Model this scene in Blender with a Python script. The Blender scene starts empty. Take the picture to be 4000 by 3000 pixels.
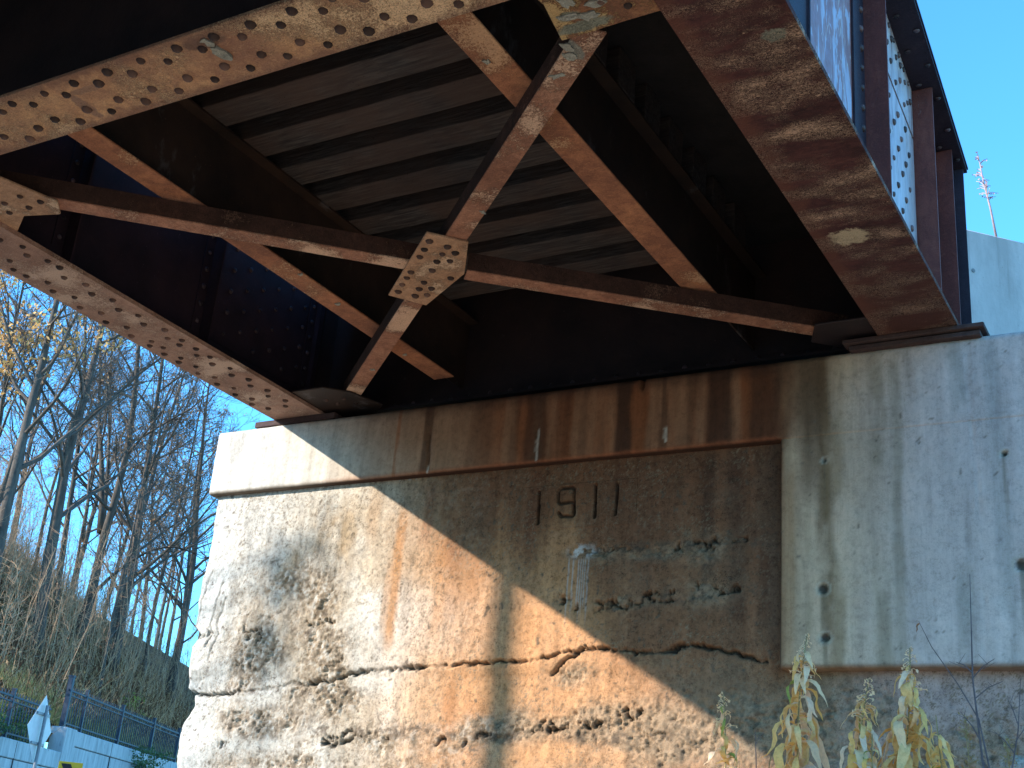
import bpy, math, random
import numpy as np
from mathutils import Vector, Matrix
R = math.radians
random.seed(7)
rng = np.random.default_rng(7)
sc = bpy.context.scene
col = sc.collection

# ------------------------------------------------------------------ camera
cam = bpy.data.cameras.new('camera')
cam.sensor_width = 36.0
cam.lens = 44.12
cam.clip_start = 0.05
cam.clip_end = 1500
co = bpy.data.objects.new('camera', cam)
col.objects.link(co)
xr = Vector((0.86700471, 0.49147466, 0.08219182))
yd = Vector((-0.11513143, 0.35805772, -0.92657403))
fw = Vector((-0.48481707, 0.79388118, 0.3670219))
m = Matrix((xr, -yd, -fw)).transposed()
co.matrix_world = m.to_4x4()
sc.camera = co

# ------------------------------------------------------------------ light
SUN_TRAVEL = Vector((1.0, 1.12, -0.632)).normalized()
elev = math.asin(-SUN_TRAVEL.z)
w = bpy.data.worlds.new('World')
sc.world = w
w.use_nodes = True
nt = w.node_tree
for n in list(nt.nodes):
    nt.nodes.remove(n)
sky = nt.nodes.new('ShaderNodeTexSky')
sky.sky_type = 'NISHITA'
sky.sun_disc = False
sky.sun_elevation = elev
# nishita: rotation 0 puts the sun on +Y, turning clockwise seen from above
sky.sun_rotation = math.atan2(-SUN_TRAVEL.x, -SUN_TRAVEL.y)
sky.air_density = 1.0
sky.dust_density = 0.4
sky.ozone_density = 1.5
tint = nt.nodes.new('ShaderNodeMix')
tint.data_type = 'RGBA'
tint.blend_type = 'MULTIPLY'
tint.inputs[0].default_value = 1.0
tint.inputs[7].default_value = (0.46, 1.18, 1.68, 1)
bg = nt.nodes.new('ShaderNodeBackground')
bg.inputs['Strength'].default_value = 0.15
wo = nt.nodes.new('ShaderNodeOutputWorld')
nt.links.new(sky.outputs[0], tint.inputs[6])
nt.links.new(tint.outputs[2], bg.inputs['Color'])
nt.links.new(bg.outputs[0], wo.inputs[0])

sun = bpy.data.lights.new('sun', 'SUN')
sun.energy = 3.9
sun.angle = R(0.53)
sun.color = (1.0, 0.90, 0.77)
so = bpy.data.objects.new('sun', sun)
so.rotation_euler = SUN_TRAVEL.to_track_quat('-Z', 'Y').to_euler()
so.location = (-20, -20, 20)
col.objects.link(so)
sc.view_settings.view_transform = 'Standard'
sc.view_settings.look = 'None'
sc.view_settings.exposure = 1.28
sc.view_settings.gamma = 1.0
sc.view_settings.use_curve_mapping = False

# ------------------------------------------------------------------ node helpers
class NT:
    def __init__(self, name, rough=0.85, spec=0.3, metallic=0.0):
        self.m = bpy.data.materials.new(name)
        self.m.use_nodes = True
        self.t = self.m.node_tree
        self.b = self.t.nodes['Principled BSDF']
        self.b.inputs['Roughness'].default_value = rough
        self.b.inputs['Specular IOR Level'].default_value = spec
        self.b.inputs['Metallic'].default_value = metallic
        g = self.t.nodes.new('ShaderNodeNewGeometry')
        self.pos = g.outputs['Position']
    def link(self, a, b):
        self.t.links.new(a, b)
    def val(self, inp, v):
        if hasattr(v, 'links') or hasattr(v, 'is_linked'):
            self.link(v, inp)
        else:
            inp.default_value = v
    def mapping(self, scale=(1, 1, 1), loc=(0, 0, 0), rot=(0, 0, 0), src=None):
        n = self.t.nodes.new('ShaderNodeMapping')
        n.inputs['Scale'].default_value = scale
        n.inputs['Location'].default_value = loc
        n.inputs['Rotation'].default_value = rot
        self.link(src or self.pos, n.inputs['Vector'])
        return n.outputs[0]
    def noise(self, scale, detail=5, rough=0.6, vec=None, dist=0.0):
        n = self.t.nodes.new('ShaderNodeTexNoise')
        n.inputs['Scale'].default_value = scale
        n.inputs['Detail'].default_value = detail
        n.inputs['Roughness'].default_value = rough
        n.inputs['Distortion'].default_value = dist
        self.link(vec or self.pos, n.inputs['Vector'])
        return n.outputs['Fac']
    def voro(self, scale, vec=None, feature='F1', out='Distance'):
        n = self.t.nodes.new('ShaderNodeTexVoronoi')
        n.feature = feature
        n.inputs['Scale'].default_value = scale
        self.link(vec or self.pos, n.inputs['Vector'])
        return n.outputs[out]
    def ramp(self, fac, stops, interp='LINEAR'):
        n = self.t.nodes.new('ShaderNodeValToRGB')
        n.color_ramp.interpolation = interp
        e = n.color_ramp.elements
        while len(e) < len(stops):
            e.new(0.5)
        for i, (p, c) in enumerate(stops):
            e[i].position = p
            e[i].color = (c, c, c, 1) if isinstance(c, (int, float)) else (*c, 1)
        self.link(fac, n.inputs[0])
        return n.outputs[0]
    def mix(self, f, a, b, mode='MIX'):
        n = self.t.nodes.new('ShaderNodeMix')
        n.data_type = 'RGBA'
        n.blend_type = mode
        self.val(n.inputs[0], f)
        for i, v in ((6, a), (7, b)):
            if isinstance(v, tuple):
                n.inputs[i].default_value = (*v, 1)
            else:
                self.link(v, n.inputs[i])
        return n.outputs[2]
    def math(self, op, a, b=0.0, clamp=False):
        n = self.t.nodes.new('ShaderNodeMath')
        n.operation = op
        n.use_clamp = clamp
        self.val(n.inputs[0], a)
        self.val(n.inputs[1], b)
        return n.outputs[0]
    def sep(self):
        n = self.t.nodes.new('ShaderNodeSeparateXYZ')
        self.link(self.pos, n.inputs[0])
        return n.outputs
    def attr(self, name):
        n = self.t.nodes.new('ShaderNodeAttribute')
        n.attribute_name = name
        return n.outputs['Color']
    def blob(self, c, r, warp=0.0):
        """soft ellipse mask 1 inside (stain with a shape of its own)"""
        mp = self.mapping(scale=(1 / r[0], 1 / r[1], 1 / r[2]), loc=(-c[0] / r[0], -c[1] / r[1], -c[2] / r[2]))
        l = self.t.nodes.new('ShaderNodeVectorMath')
        l.operation = 'LENGTH'
        self.link(mp, l.inputs[0])
        d = l.outputs['Value']
        if warp:
            nz = self.noise(22, 4, .7)
            d = self.math('ADD', d, self.math('MULTIPLY', self.math('SUBTRACT', nz, .5), warp))
        return self.ramp(d, [(0.75, 1.0), (1.0, 0.0)])
    def bump(self, h, strength=0.5, dist=0.01):
        n = self.t.nodes.new('ShaderNodeBump')
        n.inputs['Strength'].default_value = strength
        n.inputs['Distance'].default_value = dist
        self.link(h, n.inputs['Height'])
        self.link(n.outputs[0], self.b.inputs['Normal'])
    def color(self, c):
        self.val(self.b.inputs['Base Color'], c if not isinstance(c, tuple) else (*c, 1))
    def rough(self, r):
        self.link(r, self.b.inputs['Roughness'])

def rust(name, dark, mid, light, flake, flake_amt=.55, vec_scale=(1, 1, 1), big=4.0, bump=.6, rough=.85, spec=.25, blobs=(), extra=None, zw=1.6, worm=.0):
    n = NT(name, rough, spec)
    v = n.mapping(scale=vec_scale)
    a = n.noise(big, 6, .65, v)
    b = n.noise(big * 6, 6, .7, v, dist=.6)
    c1 = n.ramp(a, [(.32, dark), (.5, mid), (.68, light)])
    c2 = n.mix(n.ramp(b, [(.38, .0), (.66, .8)]), c1, dark)
    wr = n.noise(30, 4, .65, n.mapping(scale=(1, 2.2, 1), rot=(0, 0, .6)), dist=1.0)
    c2 = n.mix(n.ramp(wr, [(.55, .0), (.70, .5)]), c2, light)
    fine = n.noise(75, 5, .75, v, dist=1.2)
    zone = n.noise(big * .8, 3, .55, n.mapping(scale=vec_scale, loc=(3, 7, 1)))
    fz = n.math('ADD', fine, n.math('MULTIPLY', n.math('SUBTRACT', zone, .5), zw))
    fm = n.ramp(fz, [(flake_amt, 0.0), (flake_amt + .05, .9)])
    c3 = n.mix(fm, c2, flake)
    # thin dark outlines round the flakes, the rust scale lifting off
    ol = n.ramp(fz, [(flake_amt - .05, 0.0), (flake_amt - .02, .75), (flake_amt + .005, 0.0)])
    c3 = n.mix(ol, c3, tuple(x * .35 for x in dark))
    for (c, r, colr, wrp) in blobs:
        c3 = n.mix(n.blob(c, r, wrp), c3, colr)
    if extra:
        c3 = extra(n, c3)
    if worm:
        # crinkled scale: thin dark creases running between pale curls
        wn = n.math('ABSOLUTE', n.math('SUBTRACT', n.noise(55, 2, .5, dist=1.5), .5))
        zm = n.ramp(zone, [(.44, .0), (.56, worm)])
        c3 = n.mix(n.math('MULTIPLY', n.ramp(wn, [(.0, 1.0), (.035, .0)]), zm), c3, tuple(x * .5 for x in dark))
        c3 = n.mix(n.math('MULTIPLY', n.ramp(wn, [(.05, .0), (.09, .5), (.14, 0.0)]), zm), c3, tuple(min(1, x * 1.35) for x in flake))
    pits = n.ramp(n.noise(140, 3, .7), [(.3, .45), (.6, 1.0)])
    c3 = n.mix(.6, c3, n.mix(1.0, c3, pits, 'MULTIPLY'))
    n.color(c3)
    h = n.math('ADD', n.math('ADD', n.math('MULTIPLY', fm, .8), n.math('MULTIPLY', fine, .9)), n.math('MULTIPLY', wr, 1.4))
    n.bump(h, bump, .009)
    return n.m

M = {}
def fb_extra(n, c):
    s = n.sep()
    e = n.math('ABSOLUTE', n.math('SUBTRACT', s[1], 2.99))
    e = n.math('ADD', e, n.math('MULTIPLY', n.math('SUBTRACT', n.noise(11, 5, .65), .5), .14))
    c = n.mix(n.ramp(e, [(.112, 0.0), (.155, .85)]), c, (.25, .13, .09))
    return c
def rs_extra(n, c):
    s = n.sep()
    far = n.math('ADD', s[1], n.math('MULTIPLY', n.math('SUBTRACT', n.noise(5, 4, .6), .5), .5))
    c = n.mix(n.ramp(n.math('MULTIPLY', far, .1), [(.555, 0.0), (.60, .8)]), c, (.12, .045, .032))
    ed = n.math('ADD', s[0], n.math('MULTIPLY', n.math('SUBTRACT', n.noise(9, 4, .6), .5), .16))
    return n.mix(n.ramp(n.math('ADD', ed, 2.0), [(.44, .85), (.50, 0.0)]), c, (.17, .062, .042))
M['mud'] = rust('rust_under_dried_mud', (.33, .165, .11), (.62, .345, .185), (.74, .44, .235), (.84, .57, .35), .58, (1, 1, 1), 2.6, .8, worm=.9,
                blobs=[((-4.16, 3.02, 3), (.035, .11, .3), (.34, .20, .14), 1.3), ((-4.05, 2.93, 3), (.12, .022, .3), (.36, .21, .14), 1.3),
                       ((-3.34, 2.88, 3), (.12, .05, .3), (.20, .115, .085), .6)], extra=fb_extra)
M['brace'] = rust('orange_rust', (.22, .095, .062), (.46, .215, .135), (.58, .30, .19), (.76, .50, .35), .585, (1, 1, 1), 3.0, .9,
                  blobs=[((-2.02, 3.56, 3.05), (.03, .075, .3), (.36, .35, .30), .9)])
M['stringer_flange'] = rust('orange_rust_flange', (.21, .088, .055), (.43, .18, .095), (.55, .245, .12), (.60, .36, .21), .70, (1, 1, 1), 2.5, .6)
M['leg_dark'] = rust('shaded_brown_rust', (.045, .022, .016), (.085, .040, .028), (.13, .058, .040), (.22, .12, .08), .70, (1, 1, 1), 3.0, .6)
M['gusset'] = rust('gusset_rust', (.36, .20, .12), (.56, .33, .20), (.64, .40, .26), (.74, .52, .36), .62, (1, 1, 1), 5, .9)
M['left_soffit'] = rust('brown_soffit_rust', (.27, .15, .11), (.43, .26, .19), (.52, .33, .25), (.62, .44, .34), .62, (1, 1, 1), 2.5, .7)
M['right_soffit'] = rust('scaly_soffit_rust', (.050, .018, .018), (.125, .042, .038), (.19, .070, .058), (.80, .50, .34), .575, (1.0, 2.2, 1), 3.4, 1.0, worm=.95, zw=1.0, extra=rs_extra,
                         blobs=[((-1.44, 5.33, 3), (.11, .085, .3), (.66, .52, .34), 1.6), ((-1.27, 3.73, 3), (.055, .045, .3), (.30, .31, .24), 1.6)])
M['corner_gusset'] = rust('gusset_lichen_rust', (.20, .09, .055), (.38, .17, .09), (.50, .24, .10), (.66, .44, .20), .58, (1, 1, 1), 7, 1.0,
                          blobs=[((-1.90, 3.40, 3), (.13, .035, .3), (.29, .29, .22), 1.1), ((-1.93, 3.33, 3), (.05, .03, .3), (.33, .31, .22), .9)])
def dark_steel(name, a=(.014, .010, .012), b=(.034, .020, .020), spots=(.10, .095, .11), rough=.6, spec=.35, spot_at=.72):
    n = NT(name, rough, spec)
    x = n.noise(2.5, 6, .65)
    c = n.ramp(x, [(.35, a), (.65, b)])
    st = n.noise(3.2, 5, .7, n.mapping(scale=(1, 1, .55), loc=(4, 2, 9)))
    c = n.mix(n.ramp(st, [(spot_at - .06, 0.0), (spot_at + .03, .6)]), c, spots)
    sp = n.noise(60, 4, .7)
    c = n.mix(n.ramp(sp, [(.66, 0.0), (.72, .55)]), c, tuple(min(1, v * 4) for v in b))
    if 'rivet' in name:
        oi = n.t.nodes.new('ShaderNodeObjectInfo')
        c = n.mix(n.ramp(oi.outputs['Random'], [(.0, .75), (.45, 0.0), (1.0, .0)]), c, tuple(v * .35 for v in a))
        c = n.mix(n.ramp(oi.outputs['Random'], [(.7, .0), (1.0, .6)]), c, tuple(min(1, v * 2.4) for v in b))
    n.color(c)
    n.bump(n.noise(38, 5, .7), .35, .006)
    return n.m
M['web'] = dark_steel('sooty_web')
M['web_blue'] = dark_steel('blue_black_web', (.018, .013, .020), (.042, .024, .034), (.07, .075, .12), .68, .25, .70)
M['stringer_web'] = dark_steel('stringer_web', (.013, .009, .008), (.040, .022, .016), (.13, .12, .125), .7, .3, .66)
M['girder_side'] = rust('maroon_girder_paint', (.11, .030, .024), (.19, .050, .038), (.24, .072, .050), (.20, .13, .12), .84, (1, 1, .5), 2.0, .3, rough=.6, spec=.25)
def glossy_panel(name, stops, rough=.22, metallic=.55):
    n = NT(name, rough, .6, metallic)
    v = n.mapping(scale=(3, 3, .8))
    a = n.noise(2.2, 4, .6, v, dist=1.6)
    c = n.ramp(a, stops)
    lines = n.ramp(n.math('ABSOLUTE', n.math('SUBTRACT', n.noise(3.0, 2, .5, n.mapping(scale=(3, 3, .5), loc=(2, 5, 1)), dist=2.0), .5)),
                   [(.0, 1.0), (.012, 0.0)])
    c = n.mix(lines, c, (.62, .50, .42))
    n.color(c)
    n.bump(n.noise(9, 4, .6, v), .25, .01)
    n.rough(n.ramp(n.noise(14, 4, .6), [(.3, rough), (.7, rough + .25)]))
    return n.m
M['gloss'] = glossy_panel('peeling_glossy_paint', [(.38, (.26, .10, .08)), (.50, (.30, .13, .11)), (.53, (.40, .36, .42)), (.64, (.47, .44, .52))], .3, .1)
M['silver'] = glossy_panel('silvery_splice_paint', [(.3, (.25, .16, .15)), (.45, (.42, .36, .37)), (.7, (.58, .53, .55))], .35, .1)
M['blue_steel'] = rust('blue_black_flange_paint', (.026, .018, .028), (.042, .028, .040), (.06, .040, .048), (.11, .06, .05), .86, (1, 1, 1), 2.0, .3, rough=.6, spec=.25)
M['rivet'] = dark_steel('rivet_rust', (.038, .020, .017), (.085, .046, .034), (.2, .15, .12), .7, .3)
M['rivet_dark'] = dark_steel('web_rivet', (.03, .022, .03), (.07, .045, .05), (.12, .12, .15), .5, .4)
M['rivet_side'] = dark_steel('outer_rivet', (.055, .032, .030), (.11, .062, .055), (.24, .2, .2), .5, .4)
M['bearing'] = rust('bearing_steel', (.055, .035, .033), (.085, .050, .046), (.11, .07, .06), (.16, .13, .12), .86, (1, 1, 1), 3.0, .4)
M['flake'] = rust('grey_paint_flake', (.30, .30, .26), (.40, .39, .33), (.45, .44, .38), (.5, .49, .42), .7, (1, 1, 1), 20, .8)

def timber():
    n = NT('creosoted_timber', .9, .2)
    v = n.mapping(scale=(1.2, 14, 14))
    g = n.noise(4, 7, .7, v, dist=.5)
    big = n.noise(1.7, 4, .6)
    c = n.ramp(g, [(.30, (.016, .014, .016)), (.5, (.050, .045, .047)), (.72, (.110, .099, .096))])
    c = n.mix(n.ramp(big, [(.4, 0.0), (.62, .7)]), c, (.075, .048, .040))
    hi = n.noise(9, 6, .8, n.mapping(scale=(1, 7, 7), loc=(5, 5, 5)))
    c = n.mix(n.ramp(hi, [(.66, 0.0), (.72, .6)]), c, (.42, .38, .34))
    nail = n.ramp(n.voro(26), [(.05, 0.0), (.09, 1.0)])
    nz = n.ramp(n.noise(3, 2), [(.5, 1.0), (.55, 0.0)])
    c = n.mix(nz, c, n.mix(1.0, c, nail, 'MULTIPLY'))
    n.color(c)
    n.bump(g, .7, .012)
    return n.m
M['timber'] = timber()

def plain(name, a, b, scale=8, rough=.9, bump=.3, spec=.2, vec=(1, 1, 1)):
    n = NT(name, rough, spec)
    v = n.mapping(scale=vec)
    x = n.noise(scale, 6, .65, v)
    n.color(n.ramp(x, [(.3, a), (.7, b)]))
    n.bump(n.noise(scale * 5, 4, .7, v), bump, .02)
    return n.m
M['deck'] = plain('dark_deck', (.010, .010, .012), (.022, .020, .022), 5)

def concrete(name, fine_bump=.8, speck=.5, con=.8, squig=0.0):
    """colour comes from the 'stain' attribute (mineral and rust stains of the wall, plus painted shade); the nodes add grain, pits and fine relief"""
    n = NT(name, .92, .2)
    c = n.attr('stain')
    g1 = n.noise(28, 7, .75)
    g2 = n.noise(120, 4, .7)
    st = n.noise(13, 6, .72, n.mapping(scale=(1, 1, .11)), dist=.4)
    c = n.mix(.75, c, n.mix(1.0, c, n.ramp(st, [(.3, .70), (.55, 1.0), (.75, 1.12)]), 'MULTIPLY'))
    c = n.mix(con, c, n.mix(1.0, c, n.ramp(g1, [(.32, .45), (.5, 1.0), (.70, 1.25)]), 'MULTIPLY'))
    pit = n.ramp(n.math('ADD', g2, n.math('MULTIPLY', n.noise(7, 3), .25)), [(.46, .22), (.54, 1.0)])
    c = n.mix(speck, c, n.mix(1.0, c, pit, 'MULTIPLY'))
    if squig:
        # crazed surface: short dark creases between raised grains
        zone = n.ramp(n.noise(3.5, 4, .6), [(.40, .15), (.60, squig)])
        for sc_, w_ in ((34, .022), (62, .030)):
            q = n.math('ABSOLUTE', n.math('SUBTRACT', n.noise(sc_, 2, .5, n.mapping(scale=(1, 1, 1.3), loc=(sc_, 0, 3)), dist=1.8), .5))
            brk = n.ramp(n.noise(sc_ * .45, 3, .6), [(.48, 0.0), (.56, 1.0)])
            mk = n.math('MULTIPLY', n.math('MULTIPLY', n.ramp(q, [(.0, 1.0), (w_, 0.0)]), brk), zone)
            c = n.mix(mk, c, n.mix(1.0, c, (.30, .26, .22), 'MULTIPLY'))
    n.color(c)
    h = n.math('ADD', n.math('MULTIPLY', g1, 1.0), n.math('MULTIPLY', g2, .5))
    n.bump(h, fine_bump, .010)
    return n.m
M['concrete_old'] = concrete('weathered_concrete', .5, .75, .85, .95)
M['concrete_new'] = concrete('smoother_concrete', .22, .22, .42, .35)
def pale():
    n = NT('pale_concrete', .9, .2)
    a = n.noise(2.2, 6, .7, n.mapping(scale=(1, 1, .35)))
    c = n.ramp(a, [(.32, (.42, .37, .34)), (.5, (.54, .475, .44)), (.7, (.62, .55, .50))])
    st = n.noise(9, 5, .7, n.mapping(scale=(1, 1, .07)))
    c = n.mix(n.ramp(st, [(.56, 0.0), (.66, .45)]), c, (.24, .22, .20))
    sp = n.noise(45, 4, .7)
    c = n.mix(n.ramp(sp, [(.66, 0.0), (.72, .6)]), c, (.17, .155, .14))
    n.color(c); n.bump(n.noise(30, 5, .7), .4, .01)
    return n.m
M['concrete_blue'] = pale()
M['plug'] = plain('tie_plug_mortar', (.20, .20, .20), (.28, .27, .26), 30)
M['concrete_body'] = plain('concrete_core', (.30, .27, .23), (.40, .37, .31), 4)

# ------------------------------------------------------------------ mesh helpers
WL = {}
class MB:
    def __init__(s):
        s.v = []; s.f = []
    def add(s, vs, fs):
        o = len(s.v)
        s.v += [tuple(v) for v in vs]
        s.f += [tuple(i + o for i in f) for f in fs]
        return s
    def box(s, x0, x1, y0, y1, z0, z1, fn=None):
        vs = [(x, y, z) for z in (z0, z1) for y in (y0, y1) for x in (x0, x1)]
        if fn: vs = [fn(v) for v in vs]
        return s.add(vs, [(0, 2, 3, 1), (4, 5, 7, 6), (0, 1, 5, 4), (2, 6, 7, 3), (0, 4, 6, 2), (1, 3, 7, 5)])
    def obox(s, p, q, half, z0, z1, off=0.0):
        """box along the segment p-q (xy), between side offsets"""
        p = Vector((p[0], p[1])); q = Vector((q[0], q[1]))
        d = (q - p).normalized(); n = Vector((-d.y, d.x))
        a = off - half; b = off + half
        vs = []
        for z in (z0, z1):
            for (e, o) in ((p, a), (q, a), (p, b), (q, b)):
                c = e + n * o
                vs.append((c.x, c.y, z))
        return s.add(vs, [(0, 2, 3, 1), (4, 5, 7, 6), (0, 1, 5, 4), (2, 6, 7, 3), (0, 4, 6, 2), (1, 3, 7, 5)])
    def prism(s, pts, z0, z1):
        n = len(pts)
        vs = [(x, y, z0) for x, y in pts] + [(x, y, z1) for x, y in pts]
        fs = [tuple(range(n))[::-1], tuple(range(n, 2 * n))] + [(i, (i + 1) % n, n + (i + 1) % n, n + i) for i in range(n)]
        return s.add(vs, fs)
    def tube(s, pts, rad, k=5, cap=True):
        pts = [Vector(p) for p in pts]
        rings = []
        up = Vector((0.13, 0.21, 0.97))
        for i, p in enumerate(pts):
            d = (pts[min(i + 1, len(pts) - 1)] - pts[max(i - 1, 0)])
            if d.length < 1e-9: d = Vector((0, 0, 1))
            d.normalize()
            a = d.cross(up)
            if a.length < .05: a = d.cross(Vector((1, 0, 0)))
            a.normalize(); b = d.cross(a)
            r = rad[i] if hasattr(rad, '__len__') else rad
            rings.append([p + (a * math.cos(2 * math.pi * j / k) + b * math.sin(2 * math.pi * j / k)) * r for j in range(k)])
        vs = [v for rg in rings for v in rg]
        fs = []
        for i in range(len(pts) - 1):
            for j in range(k):
                fs.append((i * k + j, i * k + (j + 1) % k, (i + 1) * k + (j + 1) % k, (i + 1) * k + j))
        if cap:
            fs.append(tuple(range(k))[::-1]); fs.append(tuple((len(pts) - 1) * k + j for j in range(k)))
        return s.add(vs, fs)
    def mesh(s, name, mat, off=(0, 0, 0), smooth=False):
        me = bpy.data.meshes.new(name)
        vs = np.array(s.v, dtype=float) - np.array(off)
        me.from_pydata(vs.tolist(), [], s.f)
        me.materials.append(mat)
        if smooth:
            me.polygons.foreach_set('use_smooth', [True] * len(me.polygons))
        me.update()
        return me
    def build(s, name, mat, parent=None, smooth=False, bevel=0.0, label=None):
        off = WL.get(parent.name, Vector((0, 0, 0))) if parent else Vector((0, 0, 0))
        me = s.mesh(name, mat, off, smooth)
        o = bpy.data.objects.new(name, me)
        col.objects.link(o)
        if parent: o.parent = parent
        WL[o.name] = Vector(off)
        if bevel:
            b = o.modifiers.new('bevel', 'BEVEL'); b.width = bevel; b.segments = 1; b.limit_method = 'ANGLE'
        if label: o['label'] = label
        return o

def tag(o, label=None, cat=None, group=None, kind=None):
    if label: o['label'] = label
    if cat: o['category'] = cat
    if group: o['group'] = group
    if kind: o['kind'] = kind
    return o
def thing(name, loc, label, cat, group=None):
    o = bpy.data.objects.new(name, None)
    o.empty_display_size = .2
    o.location = loc
    col.objects.link(o)
    WL[o.name] = Vector(loc)
    return tag(o, label, cat, group)
def place(name, me, parent, wloc, rot=(0, 0, 0), scale=1.0):
    o = bpy.data.objects.new(name, me)
    col.objects.link(o)
    o.parent = parent
    o.location = Vector(wloc) - WL[parent.name]
    o.rotation_euler = rot
    o.scale = (scale,) * 3
    return o

def dome(r=.019, h=.014, k=8):
    b = MB(); vs = []; fs = []
    for (rr, z) in ((1.0, 0), (.94, .35), (.68, .78)):
        for j in range(k):
            vs.append((r * rr * math.cos(2 * math.pi * j / k), r * rr * math.sin(2 * math.pi * j / k), h * z))
    vs.append((0, 0, h))
    for i in range(2):
        for j in range(k):
            fs.append((i * k + j, i * k + (j + 1) % k, (i + 1) * k + (j + 1) % k, (i + 1) * k + j))
    for j in range(k):
        fs.append((2 * k + j, 2 * k + (j + 1) % k, 3 * k))
    return b.add(vs, fs)
RIV = {k: dome().mesh('rivet', M[k], smooth=True) for k in ('rivet', 'rivet_dark', 'rivet_side')}
DOWN = (math.pi, 0, 0); TO_MY = (math.pi / 2, 0, 0); TO_PX = (0, math.pi / 2, 0)

# ------------------------------------------------------------------ numpy noise
TAB = np.random.default_rng(3).random((256, 256))
def vn(x, z, s, seed=0):
    u = x / s + seed * 17.31; v = z / s + seed * 9.77
    i = np.floor(u).astype(int); j = np.floor(v).astype(int)
    fu = u - i; fv = v - j
    fu = fu * fu * (3 - 2 * fu); fv = fv * fv * (3 - 2 * fv)
    g = lambda a, b: TAB[a & 255, b & 255]
    return (g(i, j) * (1 - fu) + g(i + 1, j) * fu) * (1 - fv) + (g(i, j + 1) * (1 - fu) + g(i + 1, j + 1) * fu) * fv
def fbm(x, z, s, o=4, seed=0, gain=.5):
    t = 0; a = 1; n = 0
    for k in range(o):
        t = t + a * vn(x, z, s / 2 ** k, seed + k * 3); n += a; a *= gain
    return t / n
def ridge(x, z, s, o=3, seed=0):
    t = 0; a = 1; n = 0
    for k in range(o):
        t = t + a * (1 - np.abs(2 * vn(x, z, s / 2 ** k, seed + k * 5) - 1)); n += a; a *= .5
    return t / n
def sst(e0, e1, x):
    t = np.clip((x - e0) / (e1 - e0), 0, 1); return t * t * (3 - 2 * t)
def bump_at(x, z, cx, cz, rx, rz, p=1.0):
    return np.exp(-(((x - cx) / rx) ** 2 + ((z - cz) / rz) ** 2) ** p)
def seg_dist(x, z, pts):
    d = np.full(x.shape, 9.0)
    for (a, b), (c, e) in zip(pts[:-1], pts[1:]):
        vx, vz = c - a, e - b
        t = np.clip(((x - a) * vx + (z - b) * vz) / (vx * vx + vz * vz + 1e-12), 0, 1)
        d = np.minimum(d, np.hypot(x - a - t * vx, z - b - t * vz))
    return d
def crack(x, z, pts, w, seed, jit=.03):
    jx = (fbm(x, z, .12, 5, seed, .7) - .5) * 2.6 * jit; jz = (fbm(x, z, .09, 5, seed + 40, .72) - .5) * 3.4 * jit
    w = w * (.06 + 1.25 * fbm(x, z, .07, 4, seed + 77, .7))
    return np.exp(-(seg_dist(x + jx, z + jz, pts) / w) ** 2)
def warmer(c, x, z):
    return c * np.array((1.0, .75, .62))
def lerp2(a, b, t):
    return a + (b - a) * t[..., None]
def lerp(a, b, t):
    return a + (np.array(b) - a) * t[..., None]

def wall_grid(name, xs, zs, yfun, cfun, mat, parent, skirt=(.12, .12, .12, .12), label=None):
    """a relief wall facing -Y: grid of real depth with returns on its four edges (left, right, bottom, top)"""
    X, Z = np.meshgrid(xs, zs)
    Y, X2 = yfun(X, Z)
    C = cfun(X, Z)
    nz, nx = X.shape
    V = np.stack([X2, Y, Z], -1).reshape(-1, 3)
    idx = np.arange(nx * nz).reshape(nz, nx)
    F = np.stack([idx[:-1, :-1], idx[:-1, 1:], idx[1:, 1:], idx[1:, :-1]], -1).reshape(-1, 4)
    Cl = C.reshape(-1, 3)
    vs = [V]; cs = [Cl]; fs = [F]; n = len(V)
    for edge, sk, flip in ((idx[:, 0], skirt[0], False), (idx[:, -1], skirt[1], True), (idx[0, :], skirt[2], True), (idx[-1, :], skirt[3], False)):
        if not sk: continue
        e = V[edge].copy(); e[:, 1] += sk
        ni = np.arange(n, n + len(edge))
        f = np.stack([edge[:-1], edge[1:], ni[1:], ni[:-1]], -1)
        if flip: f = f[:, ::-1]
        vs.append(e); cs.append(Cl[edge]); fs.append(f); n += len(edge)
    V = np.concatenate(vs); Cl = np.concatenate(cs); F = np.concatenate(fs)
    off = np.array(WL[parent.name])
    me = bpy.data.meshes.new(name)
    me.vertices.add(len(V)); me.vertices.foreach_set('co', (V - off).astype(np.float32).ravel())
    me.loops.add(len(F) * 4); me.loops.foreach_set('vertex_index', F.astype(np.int32).ravel())
    me.polygons.add(len(F)); me.polygons.foreach_set('loop_start', np.arange(0, len(F) * 4, 4, dtype=np.int32))
    me.polygons.foreach_set('loop_total', np.full(len(F), 4, dtype=np.int32))
    me.update(calc_edges=True)
    at = me.color_attributes.new('stain', 'FLOAT_COLOR', 'POINT')
    at.data.foreach_set('color', np.concatenate([np.clip(Cl, .005, .9), np.ones((len(Cl), 1))], 1).astype(np.float32).ravel())
    me.materials.append(mat)
    me.validate()
    o = bpy.data.objects.new(name, me)
    col.objects.link(o)
    o.parent = parent
    WL[o.name] = Vector(off)
    if label: o['label'] = label
    return o

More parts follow.
